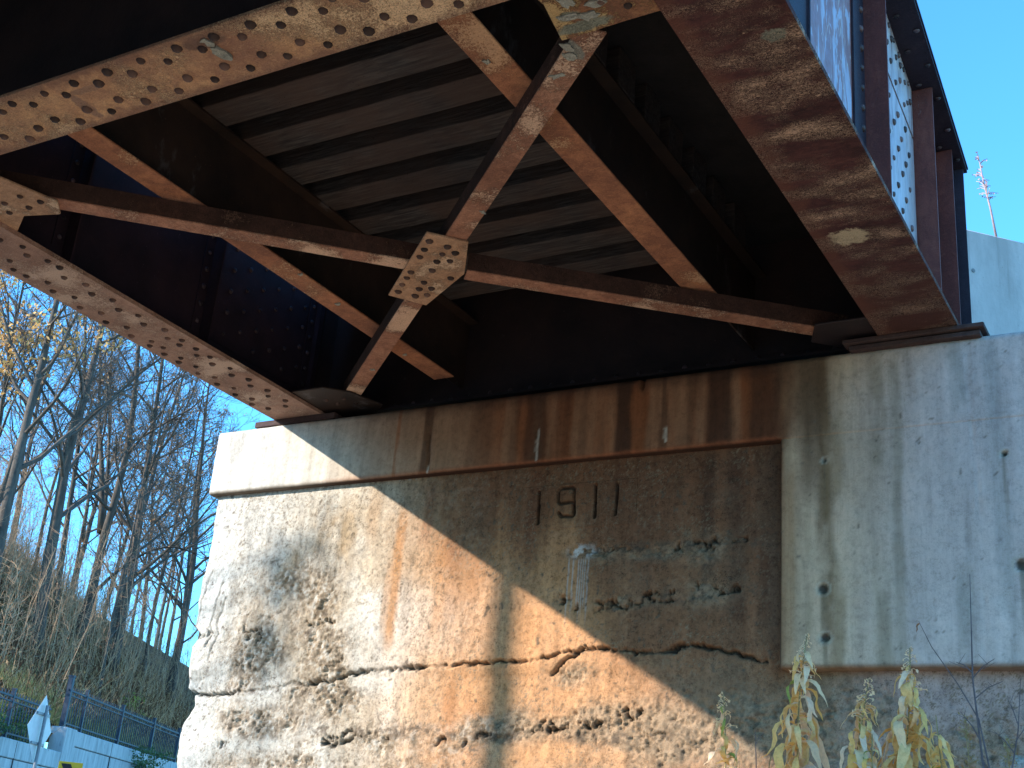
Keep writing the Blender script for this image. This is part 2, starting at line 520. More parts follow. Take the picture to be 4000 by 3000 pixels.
# ================================================================== GROUND
def ground_z(x, y):
    z = -1.6
    # earth bank piled against the foot of the wall on the right
    z += 1.55 * np.clip((y - 2.6) / 3.0, 0, 1) * sst(-4.6, -2.4, x)
    z += .06 * (fbm(x, y, 1.1, 3, 5) - .5)
    return z
gm = NT('dry_ground', .95, .1)
gc = gm.ramp(gm.noise(1.4, 7, .7), [(.3, (.28, .20, .13)), (.5, (.43, .32, .22)), (.7, (.52, .40, .28))])
gc = gm.mix(gm.ramp(gm.noise(11, 5, .75), [(.5, 0.0), (.64, .6)]), gc, (.15, .14, .05))
gm.color(gc); gm.bump(gm.noise(14, 6, .7), .8, .05)
M['ground'] = gm.m
g = MB()
xs = np.concatenate([[-400, -150, -60], np.arange(-26, 14.1, .8), [40, 120, 400]])
ys = np.concatenate([[-400, -120, -40], np.arange(-12, 7.0, .6), [14, 40, 120, 500]])
GX, GY = np.meshgrid(xs, ys)
GZ = ground_z(GX, GY)
nx = len(xs)
g.v = np.stack([GX, GY, GZ], -1).reshape(-1, 3).tolist()
g.f = [(j * nx + i, j * nx + i + 1, (j + 1) * nx + i + 1, (j + 1) * nx + i) for j in range(len(ys) - 1) for i in range(nx - 1)]
tag(g.build('ground', M['ground'], smooth=True), kind='structure')

# ================================================================== ABUTMENT
ab = thing('bridge_abutment', (-3, 7.2, -1.6), 'tall stained concrete abutment dated 1911 carrying the end of the steel bridge', 'abutment')
body = MB()
body.box(-6.40, 1.3, 6.82, 7.92, -1.8, 2.42)
body.build('core', M['concrete_body'], ab)
MB().box(-6.515, 1.5, 6.62, 8.0, 2.45, 2.935).build('bridge_seat', M['concrete_body'], ab)

CREAM = (.54, .50, .44); TAN = (.40, .30, .20); BROWN = (.215, .128, .078); DKBROWN = (.075, .045, .032)
ORANGE = (.40, .205, .085); GREY = (.30, .285, .25); RUSTY = (.27, .12, .055)

# where the cap and the new panel carry their run-off stains: (x, half width, strength, z bottom fade)
CAP_STREAKS = [(-4.877, .012, .7), (-4.626, .045, .75), (-4.20, .10, .35), (-3.80, .075, .75), (-3.94, .03, .3), (-3.175, .062, .95),
               (-2.909, .025, .6), (-2.555, .085, .9), (-2.275, .085, .7), (-2.16, .05, .4), (-3.45, .03, .3), (-2.73, .03, .3), (-3.60, .05, .3)]
def cap_color(x, z):
    c = np.zeros(x.shape + (3,)) + np.array(CREAM)
    wob = (fbm(x, z, .5, 3, 11) - .5) * .35
    t1 = sst(-5.75, -4.45, x + wob)
    c = lerp(c, (.33, .235, .155), t1 * .85)
    t2 = sst(-4.50, -3.7, x + wob)
    c = lerp(c, (.235, .108, .055), t2 * (.55 + .45 * sst(.35, .6, fbm(x, z * .10, .10, 4, 25))))
    # back to pale concrete on the right, past the girder
    t3 = sst(-2.20, -1.90, x + wob * .35)
    c = lerp(c, (.48, .38, .27), t3)
    t4 = sst(-1.85, -1.35, x + wob * .5)
    c = lerp(c, (.58, .48, .43), t4)
    n = fbm(x, z * .12, .06, 4, 21)
    c = c * (0.72 + .56 * n)[..., None]
    for k, (sx, hw, st) in enumerate(CAP_STREAKS):
        ww = hw * (1 + .8 * (fbm(x * 0 + 3 * k, z, .25, 2, 30 + k) - .5))
        mm = sst(1.25, .65, np.abs(x - sx - .03 * (fbm(x, z, .3, 2, k + 50) - .5)) / ww) * st
        mm = mm * sst(2.35, 2.6, z + .25 * (fbm(x, z * .3, .04, 2, k + 9)))
        c = lerp(c, DKBROWN if k != 0 else (.3, .14, .07), np.clip(mm, 0, 1))
    # dark line right under the top edge, only below the span
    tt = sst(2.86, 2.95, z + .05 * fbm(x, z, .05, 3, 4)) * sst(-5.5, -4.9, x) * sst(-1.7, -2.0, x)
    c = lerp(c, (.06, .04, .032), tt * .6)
    # rust line along the lower arris
    lo = sst(2.500, 2.472, z + .012 * (fbm(x, z, .08, 3, 6) - .5)) * sst(-6.0, -5.0, x) * sst(-2.16, -2.18, x)
    c = lerp(c, (.27, .115, .06), lo * .55)
    c = lerp(c, (.05, .03, .022), sst(2.470, 2.464, z) * (x < -2.178))
    lo2 = sst(2.49, 2.475, z) * sst(-5.2, -6.0, x)
    c = lerp(c, (.20, .16, .12), lo2 * .7)
    bw = (sst(-5.6, -4.6, x) * sst(-1.9, -2.1, x))[..., None]
    c = c * (1 - bw) + warmer(c, x, z) * bw
    # lime runs
    for (lx, za, zb) in ((-3.775, 2.48, 2.68), (-2.893, 2.52, 2.60), (-4.60, 2.47, 2.51)):
        mm = sst(.011, .004, np.abs(x - lx - .012 * (fbm(x * 0, z, .04, 2, 3) - .5))) * sst(za - .01, za, z) * sst(zb + .02, zb, z)
        c = lerp(c, (.52, .44, .36), mm)
    # grey-green patina streaks to the right
    c = panel_streaks(c, x, z)
    return c
def panel_streaks(c, x, z):
    wob = .05 * (fbm(x, z, .5, 3, 61) - .5)
    right = sst(-2.25, -2.15, x)
    for (sx, hw, cc, st) in ((-2.14, .045, (.36, .20, .10), .55), (-1.935, .050, (.17, .105, .05), .85), (-1.86, .04, (.28, .19, .10), .6), (-1.62, .06, (.28, .22, .14), .6),
                             (-1.53, .035, (.29, .235, .16), .5), (-1.20, .05, (.27, .26, .22), .5), (-1.02, .05, (.26, .26, .24), .4), (-2.03, .02, (.33, .26, .16), .4)):
        brk = sst(.30, .55, fbm(x, z * .5, .22, 4, 71 + int(sx * 10)))
        mm = sst(1.3, .3, np.abs(x - sx - wob) / hw) * st * brk
        c = lerp(c, cc, mm * right)
    return c
def cap_y(x, z):
    y = 6.55 + .004 * (fbm(x, z, .5, 3, 2) - .5) * 2 + .0035 * (fbm(x, z, .05, 3, 8) - .5)
    y = y + .014 * sst(2.474, 2.462, z) * (x < -2.18)
    y = y + .012 * sst(2.925, 2.94, z)
    y = y + .02 * crack(x, z, [(-4.622, 2.78), (-4.612, 2.70), (-4.60, 2.49)], .010, 77, .012)
    y = y + .012 * crack(x, z, [(-4.62, 2.74), (-4.625, 2.70)], .02, 75, .01)
    y = y + .012 * crack(x, z, [(-3.79, 2.74), (-3.78, 2.64)], .014, 78, .012)
    y = y + .004 * crack(x, z, [(-1.141, 2.95), (-1.135, 2.4)], .005, 79, .006)
    y = y + .05 * bump_at(x, z, -3.06, 2.93, .012, .05, 2)
    return y, x
HOLES = [(-1.94, 1.588, .026), (-1.932, 1.325, .024), (-1.927, 2.312, .012), (-.985, 2.265, .015), (-.935, 1.674, .03)]
def pan_color(x, z):
    c = np.zeros(x.shape + (3,)) + np.array((.58, .48, .43))
    wob = (fbm(x, z, .5, 3, 12) - .5) * .4
    t = sst(-1.35, -1.85, x + wob)
    c = lerp(c, (.58, .43, .30), t)
    c = lerp(c, (.40, .28, .17), sst(-2.0, -2.15, x + wob * .15) * .6)
    n = fbm(x, z * .15, .07, 4, 22)
    c = c * (0.78 + .44 * n)[..., None]
    c = panel_streaks(c, x, z)
    # brown run-off entering at the top left, under the bearing
    c = lerp(c, (.14, .085, .05), sst(2.15, 2.5, z + .3 * fbm(x, z * .2, .08, 2, 7)) * sst(-1.9, -2.0, x) * sst(-2.10, -2.03, x) * .7)
    c = lerp(c, (.21, .11, .055), sst(-2.140, -2.165, x) * (z < 2.462) * .5)
    c = lerp(c, (.05, .03, .022), sst(-2.168, -2.176, x) * (z < 2.462))
    c = lerp(c, (.15, .09, .055), sst(1.20, 1.172, z) * .8)
    c = lerp(c, (.14, .085, .05), sst(2.55, 2.8, z + .35 * fbm(x, z * .2, .08, 2, 7)) * sst(-1.84, -1.95, x) * .8)
    for (hx, hz, hr) in HOLES:
        d = np.hypot(x - hx, z - hz)
        c = lerp(c, (.10, .085, .07), sst(hr * 1.25, hr * .8, d))
        c = lerp(c, (.50, .46, .36), sst(.012, .004, np.abs(d - hr * 1.5)) * .45)
        c = lerp(c, (.17, .13, .08), sst(hr * .8, hr * .3, np.abs(x - hx + .01 * (fbm(x, z, .1, 2, 5) - .5))) * sst(hz + .01, hz - .02, z) * sst(hz - .45, hz - .1, z) * .55)
    sp = fbm(x, z, .03, 3, 91)
    c = lerp(c, (.15, .12, .09), sst(.80, .86, sp) * .7)
    return c
def pan_y(x, z):
    y = 6.55 + .004 * (fbm(x, z, .5, 3, 2) - .5) * 2 + .0035 * (fbm(x, z, .05, 3, 8) - .5)
    for (hx, hz, hr) in HOLES:
        y = y + .03 * sst(hr, hr * .7, np.hypot(x - hx, z - hz))
    y = y + .005 * crack(x, z, [(-1.135, 2.47), (-1.11, 1.8), (-1.14, 1.1)], .006, 79, .006)
    y = y + .004 * sst(.82, .88, fbm(x, z, .03, 3, 91))
    y = y + .006 * sst(-2.170, -2.178, x) + .008 * sst(1.178, 1.170, z)
    return y, x
def cap_color2(x, z):
    return lerp2(cap_color(x, z), pan_color(x, z), sst(-2.25, -2.02, x + .06 * (fbm(x, z, .2, 3, 33) - .5)))
wall_grid('cap_beam', np.arange(-6.53, 1.41, .014), np.linspace(2.4605, 2.945, 42), cap_y, cap_color2, M['concrete_new'], ab, (.9, .05, .06, .08),
          label='smooth cast cap band with brown rust runs')

wall_grid('repair_panel', np.arange(-2.178, 1.31, .012), np.linspace(1.168, 2.461, 110), pan_y, pan_color, M['concrete_new'], ab, (.14, .2, .14, .0),
          label='newer smooth grey concrete panel with form tie holes')

DX0, DX1, DZ0, DZ1 = -3.935, -3.085, 2.035, 2.325
def lift_lines(x, z):
    """open pour joints of the old wall -> 0..1 depth"""
    k = 0
    g1 = sst(.38, .56, fbm(x, z * .3, .22, 5, 101, .7)); g2 = sst(.46, .60, fbm(x, z * .3, .16, 5, 103, .75)); g3 = sst(.50, .62, fbm(x, z * .3, .13, 5, 107, .75))
    k = np.maximum(k, crack(x, z, [(-6.6, 1.03), (-6.1, 1.022), (-5.95, 1.05), (-5.62, 1.095), (-5.3, 1.10), (-5.1, 1.15), (-4.84, 1.185), (-4.43, 1.205), (-3.7, 1.235), (-3.4, 1.295), (-2.98, 1.27), (-2.71, 1.305), (-2.45, 1.27), (-2.28, 1.22)], .011, 111, .022) * (.30 + .9 * g1))
    k = np.maximum(k, crack(x, z, [(-3.38, 1.30), (-3.50, 1.24), (-3.60, 1.16)], .011, 112, .02))
    k = np.maximum(k, crack(x, z, [(-6.56, 1.44), (-6.3, 1.45), (-5.9, 1.43), (-5.41, 1.51), (-5.2, 1.50)], .010, 113, .06) * g3)
    k = np.maximum(k, crack(x, z, [(-5.2, .77), (-4.615, .765), (-4.2, .76), (-3.8, .83), (-3.4, .86), (-3.15, .92), (-2.8, .98)], .014, 115, .05) * g3)
    k = np.maximum(k, crack(x, z, [(-6.3, .69), (-5.6, .70), (-5.0, .74)], .02, 116, .03) * g3)
    k = np.maximum(k, crack(x, z, [(-3.45, 1.90), (-3.13, 1.875), (-2.95, 1.835), (-2.75, 1.89), (-2.41, 1.895)], .013, 117, .05) * (.15 + .8 * g3))
    k = np.maximum(k, crack(x, z, [(-3.68, 1.585), (-3.3, 1.56), (-3.02, 1.59), (-2.61, 1.60), (-2.33, 1.63)], .013, 118, .055) * g3)
    for i, (px, pz) in enumerate([((-6.42), 1.9), (-6.30, 1.8), (-6.25, 1.7)]):
        k = np.maximum(k, crack(x, z, [(px, pz), (px - .05, pz - .25), (px - .08, pz - .45)], .007, 120 + i, .012) * .28)
    return np.clip(k, 0, 1)
def rough_mask(x, z):
    r = .05 + 0 * x
    blobs = [(-5.75, 1.65, .34, .26, 1), (-5.9, 1.30, .32, .20, 1), (-5.45, 1.60, .28, .22, .9), (-5.85, 1.90, .12, .10, .6), (-5.35, 1.35, .35, .17, .7), (-5.8, .85, .36, .12, 1.1),
             (-5.30, 1.00, .28, .13, 1.3), (-6.0, 1.12, .2, .10, .7), (-5.6, .60, .6, .07, .9), (-5.0, .72, .5, .06, .7), (-4.4, .78, .5, .12, .7), (-3.3, .88, .3, .10, 1.2), (-3.9, .85, .4, .10, .8),
             (-3.0, 1.86, .5, .05, .7), (-2.6, 1.87, .2, .10, .7), (-3.0, 1.57, .6, .04, .6), (-2.7, 1.60, .3, .08, .6), (-3.5, 1.15, .2, .08, .6), (-6.4, 1.25, .15, .2, .5),
             (-2.9, .8, .35, .18, .9), (-2.5, .85, .35, .25, .9), (-1.9, .85, .5, .22, 1.1), (-1.5, .75, .5, .22, 1.1), (-4.7, .55, .9, .1, .5), (-3.2, .5, .9, .12, .8), (-5.2, 1.2, .2, .1, .7)]
    for (cx, cz, rx, rz, a) in blobs:
        r = np.maximum(r, a * bump_at(x, z, cx, cz, rx, rz))
    r = r * (.45 + 1.1 * sst(.3, .65, fbm(x, z, .16, 4, 131)))
    return np.clip(r + .12 * sst(.5, .65, fbm(x, z, .3, 4, 133)), 0, 1.3)
def face_y(x, z):
    y = 6.615 + .012 * (fbm(x, z, .9, 3, 141) - .5) * 2
    rm = rough_mask(x, z)
    rr = ridge(x, z, .040, 3, 143)
    pit1 = sst(.55, .70, fbm(x, z, .055, 4, 144, .6)); pit2 = sst(.58, .72, fbm(x, z, .028, 3, 149, .6))
    lump = fbm(x, z, .13, 5, 146, .65) - .5
    y = y + rm * (.016 * pit1 + .012 * pit2 + .007 * (rr - .5) + .030 * lump)
    y = y + .0022 * (fbm(x, z, .03, 3, 147) - .5) + .0022 * sst(.45, .75, fbm(x, z * .6, .16, 5, 151, .65)) * sst(-3.9, -4.6, x)
    y = y + .004 * sst(.70, .80, fbm(x, z, .05, 4, 153, .65)) + .006 * sst(.76, .84, fbm(x, z * .5, .024, 3, 155))
    ll = lift_lines(x, z)
    y = y + .045 * ll + .016 * sst(.25, .9, lift_lines(x, z - .010))
    # lower courses step back and bulge
    y = y + .02 * sst(1.22, 1.12, z - .02 * np.sin(x * 5)) * sst(-2.3, -3.2, x) + .016 * np.sin(z * 9 + x * .6 + 2 * fbm(x, z, .5, 3, 5)) * sst(1.0, .5, z)
    # new grey panel to the right hangs in front of the hollowed old wall
    y = y + .05 * sst(-2.45, -2.15, x) * sst(1.5, 1.1, z)
    # keep clear of the date panel
    win = lambda m: sst(DX0 - m, DX0 + .012, x) * sst(DX1 + m, DX1 - .012, x) * sst(DZ0 - m, DZ0 + .012, z) * sst(DZ1 + m, DZ1 - .012, z)
    o_ = win(.12) ** .35
    y = y * (1 - o_) + 6.610 * o_
    inn = sst(DX0 + .006, DX0 + .03, x) * sst(DX1 - .006, DX1 - .03, x) * sst(DZ0 + .006, DZ0 + .03, z) * sst(DZ1 - .006, DZ1 - .03, z)
    y = y + .04 * inn
    # ragged left arris
    zz = np.array([-2, .5, .635, .794, .944, 1.03, 1.072, 1.35, 1.44, 1.50, 1.86, 1.90, 2.15, 2.44])
    xx = np.array([-6.50, -6.50, -6.515, -6.51, -6.42, -6.44, -6.515, -6.53, -6.46, -6.53, -6.55, -6.53, -6.515, -6.525])
    xe = np.interp(z, zz, xx) + .012 * (fbm(z, z * 0 + 2, .06, 3, 161) - .5) * 2
    t = np.clip((x + 6.53) / .5, 0, 1)
    x2 = x + (xe + 6.53) * (1 - t)
    y = y + .05 * np.clip(1 - (x + 6.53) / .05, 0, 1) ** 2
    return y, x2
def face_color(x, z):
    c = np.zeros(x.shape + (3,)) + np.array(CREAM)
    big = fbm(x, z, .45, 4, 171)
    c = lerp(c, (.44, .36, .27), sst(.42, .68, big) * .9)
    c = lerp(c, (.36, .26, .165), np.clip(bump_at(x, z, -5.55, 1.85, .32, .35) + bump_at(x, z, -5.75, 1.45, .35, .25) + .8 * bump_at(x, z, -5.3, 2.15, .3, .3), 0, 1) * (.45 + .6 * sst(.35, .6, fbm(x, z * .5, .12, 4, 173))))
    warm = sst(-4.95, -3.9, x + (big - .5) * .8)
    c = lerp(c, (.50, .32, .165), warm * .85)
    # heavy brown staining under the cap, fading downwards, deepened to paint in shade
    up = sst(1.55, 2.25, z + (fbm(x, z * .3, .25, 3, 175) - .5) * .8) * sst(-4.9, -4.1, x + (big - .5) * .5)
    c = lerp(c, (.150, .082, .048), up * .90)
    mid = sst(-3.55, -2.9, x + (big - .5) * .6) * sst(.9, 1.3, z)
    c = lerp(c, (.165, .100, .064), mid * .85)  # brown stain, also darkened in colour where the bridge's shade falls
    c = lerp(c, (.21, .155, .11), sst(-3.3, -2.7, x + (big - .5) * .6) * sst(1.28, 1.1, z) * .8)
    # right of the old face, below the new panel: mauve-grey skim with hollows
    c = lerp(c, (.46, .35, .33), sst(-2.1, -1.6, x + (big - .5) * .5) * sst(1.3, 1.15, z) * .9)
    n = fbm(x, z * .12, .06, 4, 23)
    c = c * (0.74 + .52 * n)[..., None]
    # rust runs
    for (sx, za, zb, hw, cc, st) in ((-4.80, 1.2, 2.25, .045, ORANGE, .85), (-4.86, 1.3, 1.9, .03, ORANGE, .5), (-2.46, 1.3, 2.46, .06, (.06, .042, .034), .6), (-2.62, 1.5, 2.46, .05, (.07, .05, .04), .6), (-2.28, 1.2, 2.46, .07, (.10, .068, .048), .7),
                                     (-3.80, 1.7, 2.46, .05, (.14, .068, .04), .6), (-4.60, 1.9, 2.46, .05, (.19, .09, .05), .6), (-3.2, 2.1, 2.46, .05, (.12, .06, .04), .5), (-4.30, .5, 1.1, .06, ORANGE, .5), (-4.1, .5, 1.0, .1, ORANGE, .4),
                                     (-5.62, 1.05, 1.2, .03, ORANGE, .4), (-5.05, 1.9, 2.4, .06, (.40, .25, .14), .5), (-4.45, 1.3, 2.0, .05, (.42, .25, .12), .5), (-3.02, 1.3, 2.4, .05, (.12, .075, .05), .4)):
        mm = sst(1.4, .3, np.abs(x - sx - .04 * (fbm(x, z, .3, 3, 181) - .5)) / hw) * sst(za, za + .25, z) * sst(zb + .1, zb - .15, z) * st
        c = lerp(c, cc, mm)
    bw = (sst(-5.2, -4.2, x) * sst(-1.9, -2.2, x))[..., None]
    c = c * (1 - bw) + warmer(c, x, z) * bw
    rm = rough_mask(x, z)
    ag = fbm(x, z, .035, 4, 183, .7)
    c = lerp(c, (.31, .225, .15), np.clip(rm * 1.2, 0, 1) * .8)
    c = lerp(c, (.105, .078, .055), np.clip(rm * 1.2, 0, 1) * sst(.52, .62, ag) * .62)
    c = lerp(c, (.52, .48, .42), np.clip(rm, 0, 1) * sst(.48, .38, ag) * sst(-3.6, -4.6, x) * .7)
    sq = np.abs(fbm(x, z, .07, 5, 195, .75) - .5)
    c = lerp(c, (.22, .165, .11), sst(.022, .006, sq) * (.35 + .5 * sst(.4, .6, fbm(x, z, .3, 3, 197))))
    # bleached rim by the left arris and white lime
    c = lerp(c, (.60, .57, .52), sst(-6.15, -6.45, x + (fbm(x, z, .12, 3, 185) - .5) * .4) * .8)
    c = lerp(c, (.48, .46, .44), np.clip(bump_at(x, z, -3.43, 1.885, .09, .04, 1.5) * sst(.4, .6, fbm(x, z, .03, 3, 187)) * 1.4, 0, 1))
    for k, lx in enumerate((-3.52, -3.49, -3.455, -3.44, -3.425, -3.41, -3.39)):
        mm = sst(.006, .002, np.abs(x - lx - .006 * (fbm(x * 0, z, .06, 2, k) - .5))) * sst(1.40 + .06 * (k % 3), 1.6, z) * sst(1.86, 1.82, z)
        c = lerp(c, (.40, .38, .36), mm * .8)
    for (zc, x0, x1, hw) in ((1.885, -3.3, -2.3, .035), (1.60, -3.1, -2.3, .04), (.80, -5.3, -2.8, .05), (1.45, -5.9, -5.2, .04), (1.06, -6.2, -5.0, .035)):
        zz_ = z - zc - .05 * (fbm(x, z * .5, .3, 3, int(zc * 100)) - .5)
        mm = sst(1.3, .2, np.abs(zz_) / hw) * sst(x0 - .2, x0 + .1, x) * sst(x1 + .2, x1 - .1, x) * sst(.46, .60, fbm(x, z, .045, 4, 207, .7))
        c = lerp(c, (.10, .07, .05), mm * .75)
    # cavity darkening painted into the open cracks
    c = lerp(c, (.045, .032, .025), np.clip(lift_lines(x, z) * 1.3, 0, 1) * .9)
    spots = fbm(x, z, .035, 3, 189)
    c = lerp(c, (.12, .09, .065), sst(.76, .82, spots) * .8)
    # pale green lichen on the far right
    c = lerp(c, (.36, .40, .38), sst(.60, .70, fbm(x, z, .12, 4, 191)) * sst(-1.5, -1.2, x) * sst(1.15, 1.05, z) * .8)
    # brown band at the right margin of the old face
    c = lerp(c, (.115, .075, .052), sst(-2.30, -2.22, x) * sst(1.1, 1.35, z) * .7)
    return c
fz = np.concatenate([np.linspace(-1.75, .35, 12), np.arange(.36, 2.475, .0075)])
fx = np.concatenate([np.arange(-6.53, -.9, .0075), np.arange(-.88, 1.3, .04)])
wall_grid('old_face', fx, fz, face_y, face_color, M['concrete_old'], ab, (.9, .2, 0, 0),
          label='rough spalled old concrete face with open pour joints')

NUM = [[(-3.765, 2.287), (-3.758, 2.083)],
       [(-3.512, 2.12), (-3.517, 2.285), (-3.535, 2.298), (-3.612, 2.296), (-3.628, 2.28), (-3.625, 2.213), (-3.612, 2.200), (-3.516, 2.204)],
       [(-3.512, 2.205), (-3.506, 2.13), (-3.52, 2.110), (-3.595, 2.117), (-3.616, 2.14)],
       [(-3.370, 2.302), (-3.366, 2.097)], [(-3.222, 2.306), (-3.226, 2.107)]]
def date_y(x, z):
    y = 6.6075 + .003 * (fbm(x, z, .05, 4, 201) - .5) + .004 * (fbm(x, z, .3, 2, 203) - .5)
    for k, p in enumerate(NUM):
        dpt = .045 if k in (0, 3, 4) else .030
        y = y + dpt * sst(.0125, .008, seg_dist(x + .004 * (fbm(x, z, .03, 2, 205) - .5), z, p))
    return y, x
def date_color(x, z):
    c = face_color(x, z) * .92
    for k, p in enumerate(NUM):
        c = lerp(c, (.035, .026, .022), sst(.0125, .008, seg_dist(x, z, p)) * (.85 if k in (0, 3, 4) else .6))
    return c
wall_grid('date_panel', np.arange(DX0, DX1, .0042), np.arange(DZ0, DZ1, .0042), date_y, date_color, M['concrete_old'], ab, (.05, .05, .05, .05),
          label='date 1911 cut into the old face')

# ------------------------------------------------------------------ wing wall
ww = thing('wing_wall', (-.5, 9.8, -1.6), 'pale bluish concrete wing wall rising behind the right end of the girder', 'wall')
u = Vector((.6, .8)); nn_ = Vector((-.8, .6)); A = Vector((-1.62, 8.24))
b = MB(); vs = []
for th in (0, .35):
    for (t, z) in ((0, -1.6), (5.2, -1.6), (5.2, 5.10), (0, 4.655)):
        p = A + u * t + nn_ * th
        vs.append((p.x, p.y, z))
b.add(vs, [(0, 1, 2, 3), (7, 6, 5, 4), (0, 4, 5, 1), (1, 5, 6, 2), (2, 6, 7, 3), (3, 7, 4, 0)])
wf = b.build('wall_face', M['concrete_blue'], ww, bevel=.012)
for (t, z) in ((.35, 4.35), (.95, 4.38), (.35, 3.75), (.95, 3.78), (1.55, 4.4)):
    p = A + u * t - nn_ * .0015
    k = [(p.x + u.x * .016 * math.cos(q), p.y + u.y * .016 * math.cos(q), z + .016 * math.sin(q)) for q in [i * math.pi / 4 for i in range(8)]]
    k2 = [(x - nn_.x * .004, y - nn_.y * .004, zz) for x, y, zz in k]
    MB().add(k + k2, [tuple(range(8, 16))] + [(i, (i + 1) % 8, 8 + (i + 1) % 8, 8 + i) for i in range(8)]).build('tie_plug', M['plug'], ww)
vs = []
for th in (-.03, .39):
    for (t, z) in ((-.03, 4.60), (5.2, 5.05), (5.2, 5.13), (-.03, 4.685)):
        p = A + u * t + nn_ * th
        vs.append((p.x, p.y, z))


MB().box(-6.3, -1.66, 7.70, 7.90, 2.93, 4.0).build('backwall', M['concrete_body'], ab)

# ================================================================== BRIDGE
br = thing('girder_bridge', (-3.5, 3.0, 3.0), 'rusty riveted steel girder bridge spanning overhead onto the dated abutment', 'bridge')
def topz(y): return 4.73 - .24 * (max(y, 3.2) - 5.85)
Y0, Y1 = -6.0, 7.25
def shear(v): return (v[0] - .035 * (v[1] - 3.9), v[1], v[2])
def girder(xc, sgn, fn, label, soffit, side):
    """sgn +1: outer face looks to +X"""
    gd = MB()
    ys = [Y0, 3.2, Y1]
    for a, bb in zip(ys[:-1], ys[1:]):
        vs = [(xc + dx, y, z) for dx in (-.012, .012) for (y, z) in ((a, 3.03), (bb, 3.03), (bb, topz(bb)), (a, topz(a)))]
        gd.add([fn(v) for v in vs], [(0, 1, 2, 3), (7, 6, 5, 4), (0, 4, 5, 1), (1, 5, 6, 2), (2, 6, 7, 3), (3, 7, 4, 0)])
    o = gd.build('main_girder', side, br, label=label)
    # bottom flange: plate with its two riveted angles
    f = MB().box(xc - .215, xc + .215, Y0, Y1, 3.0, 3.026, fn)
    fl = f.build('bottom_flange', soffit, o)
    MB().box(xc - .17, xc - .013, Y0, Y1, 3.027, 3.042, fn).box(xc + .013, xc + .17, Y0, Y1, 3.027, 3.042, fn)\
        .box(xc - .028, xc - .013, Y0, Y1, 3.043, 3.17, fn).box(xc + .013, xc + .028, Y0, Y1, 3.043, 3.17, fn).build('flange_angle', side, o)
    t = MB()
    for k, (hw, z0, z1) in enumerate(((.185, .0, .020), (.192, .021, .036), (.180, .037, .052))):
        for a, bb in zip(ys[:-1], ys[1:]):
            vs = [(xc + dx, y, topz(y) + zz) for zz in (z0, z1) for y in (a, bb) for dx in (-hw, hw)]
            t.add([fn(v) for v in vs], [(0, 2, 3, 1), (4, 5, 7, 6), (0, 1, 5, 4), (2, 6, 7, 3), (0, 4, 6, 2), (1, 3, 7, 5)])
    t.build('top_flange', M['blue_steel'], o)
    return o, fl
ident = lambda v: v
gl, gl_fl = girder(-5.715, -1, shear, 'left main girder, pale brown riveted soffit', M['left_soffit'], M['web_blue'])
gr, gr_fl = girder(-1.385, 1, ident, 'right main girder, dark scaly soffit and outer face in view', M['right_soffit'], M['girder_side'])

LR = [(-5.567, 3.869), (-5.631, 3.953), (-5.786, 3.963), (-5.86, 4.051), (-5.856, 4.14), (-5.57, 4.047), (-5.568, 4.13), (-5.65, 4.236), (-5.8, 4.248), (-5.866, 4.345), (-5.597, 4.351), (-5.662, 4.457), (-5.805, 4.455), (-5.887, 4.573), (-5.821, 4.68), (-5.603, 4.566), (-5.674, 4.682), (-5.897, 4.791), (-5.619, 4.789), (-5.828, 4.899), (-5.683, 4.899), (-5.903, 5.011), (-5.615, 5.012), (-5.696, 5.122), (-5.836, 5.123), (-5.902, 5.173), (-5.626, 5.177), (-5.697, 5.228), (-5.837, 5.228), (-5.91, 5.313), (-5.635, 5.315), (-5.709, 5.402), (-5.849, 5.402), (-5.915, 5.452), (-5.641, 5.453), (-5.711, 5.553), (-5.858, 5.553), (-5.931, 5.653), (-5.645, 5.652), (-5.719, 5.752), (-5.867, 5.749), (-5.937, 5.85), (-5.656, 5.852), (-5.725, 5.952), (-5.875, 5.951), (-5.95, 6.052), (-5.665, 6.06), (-5.735, 6.15), (-5.887, 6.156), (-5.965, 6.247), (-5.67, 6.26), (-5.90, 6.35), (-5.742, 6.35)]
for y in np.arange(3.66, 2.6, -.2):
    LR += [(-5.56, y), (-5.625, y + .1), (-5.785, y + .1), (-5.85, y)]
def rivets(pts, z, parent, kind='rivet', rot=DOWN, s=1.0, axis='z'):
    for p in pts:
        if axis == 'z': l = (p[0], p[1], z)
        elif axis == 'x': l = (z, p[0], p[1])
        else: l = (p[0], z, p[1])
        r3 = (rot[0] + random.uniform(-.14, .14), rot[1] + random.uniform(-.14, .14), random.uniform(0, 0) + rot[2])
        place('rivet', RIV[kind], parent, l, r3, s * random.uniform(.84, 1.12))
rivets(LR, 3.0005, gl, s=1.12)

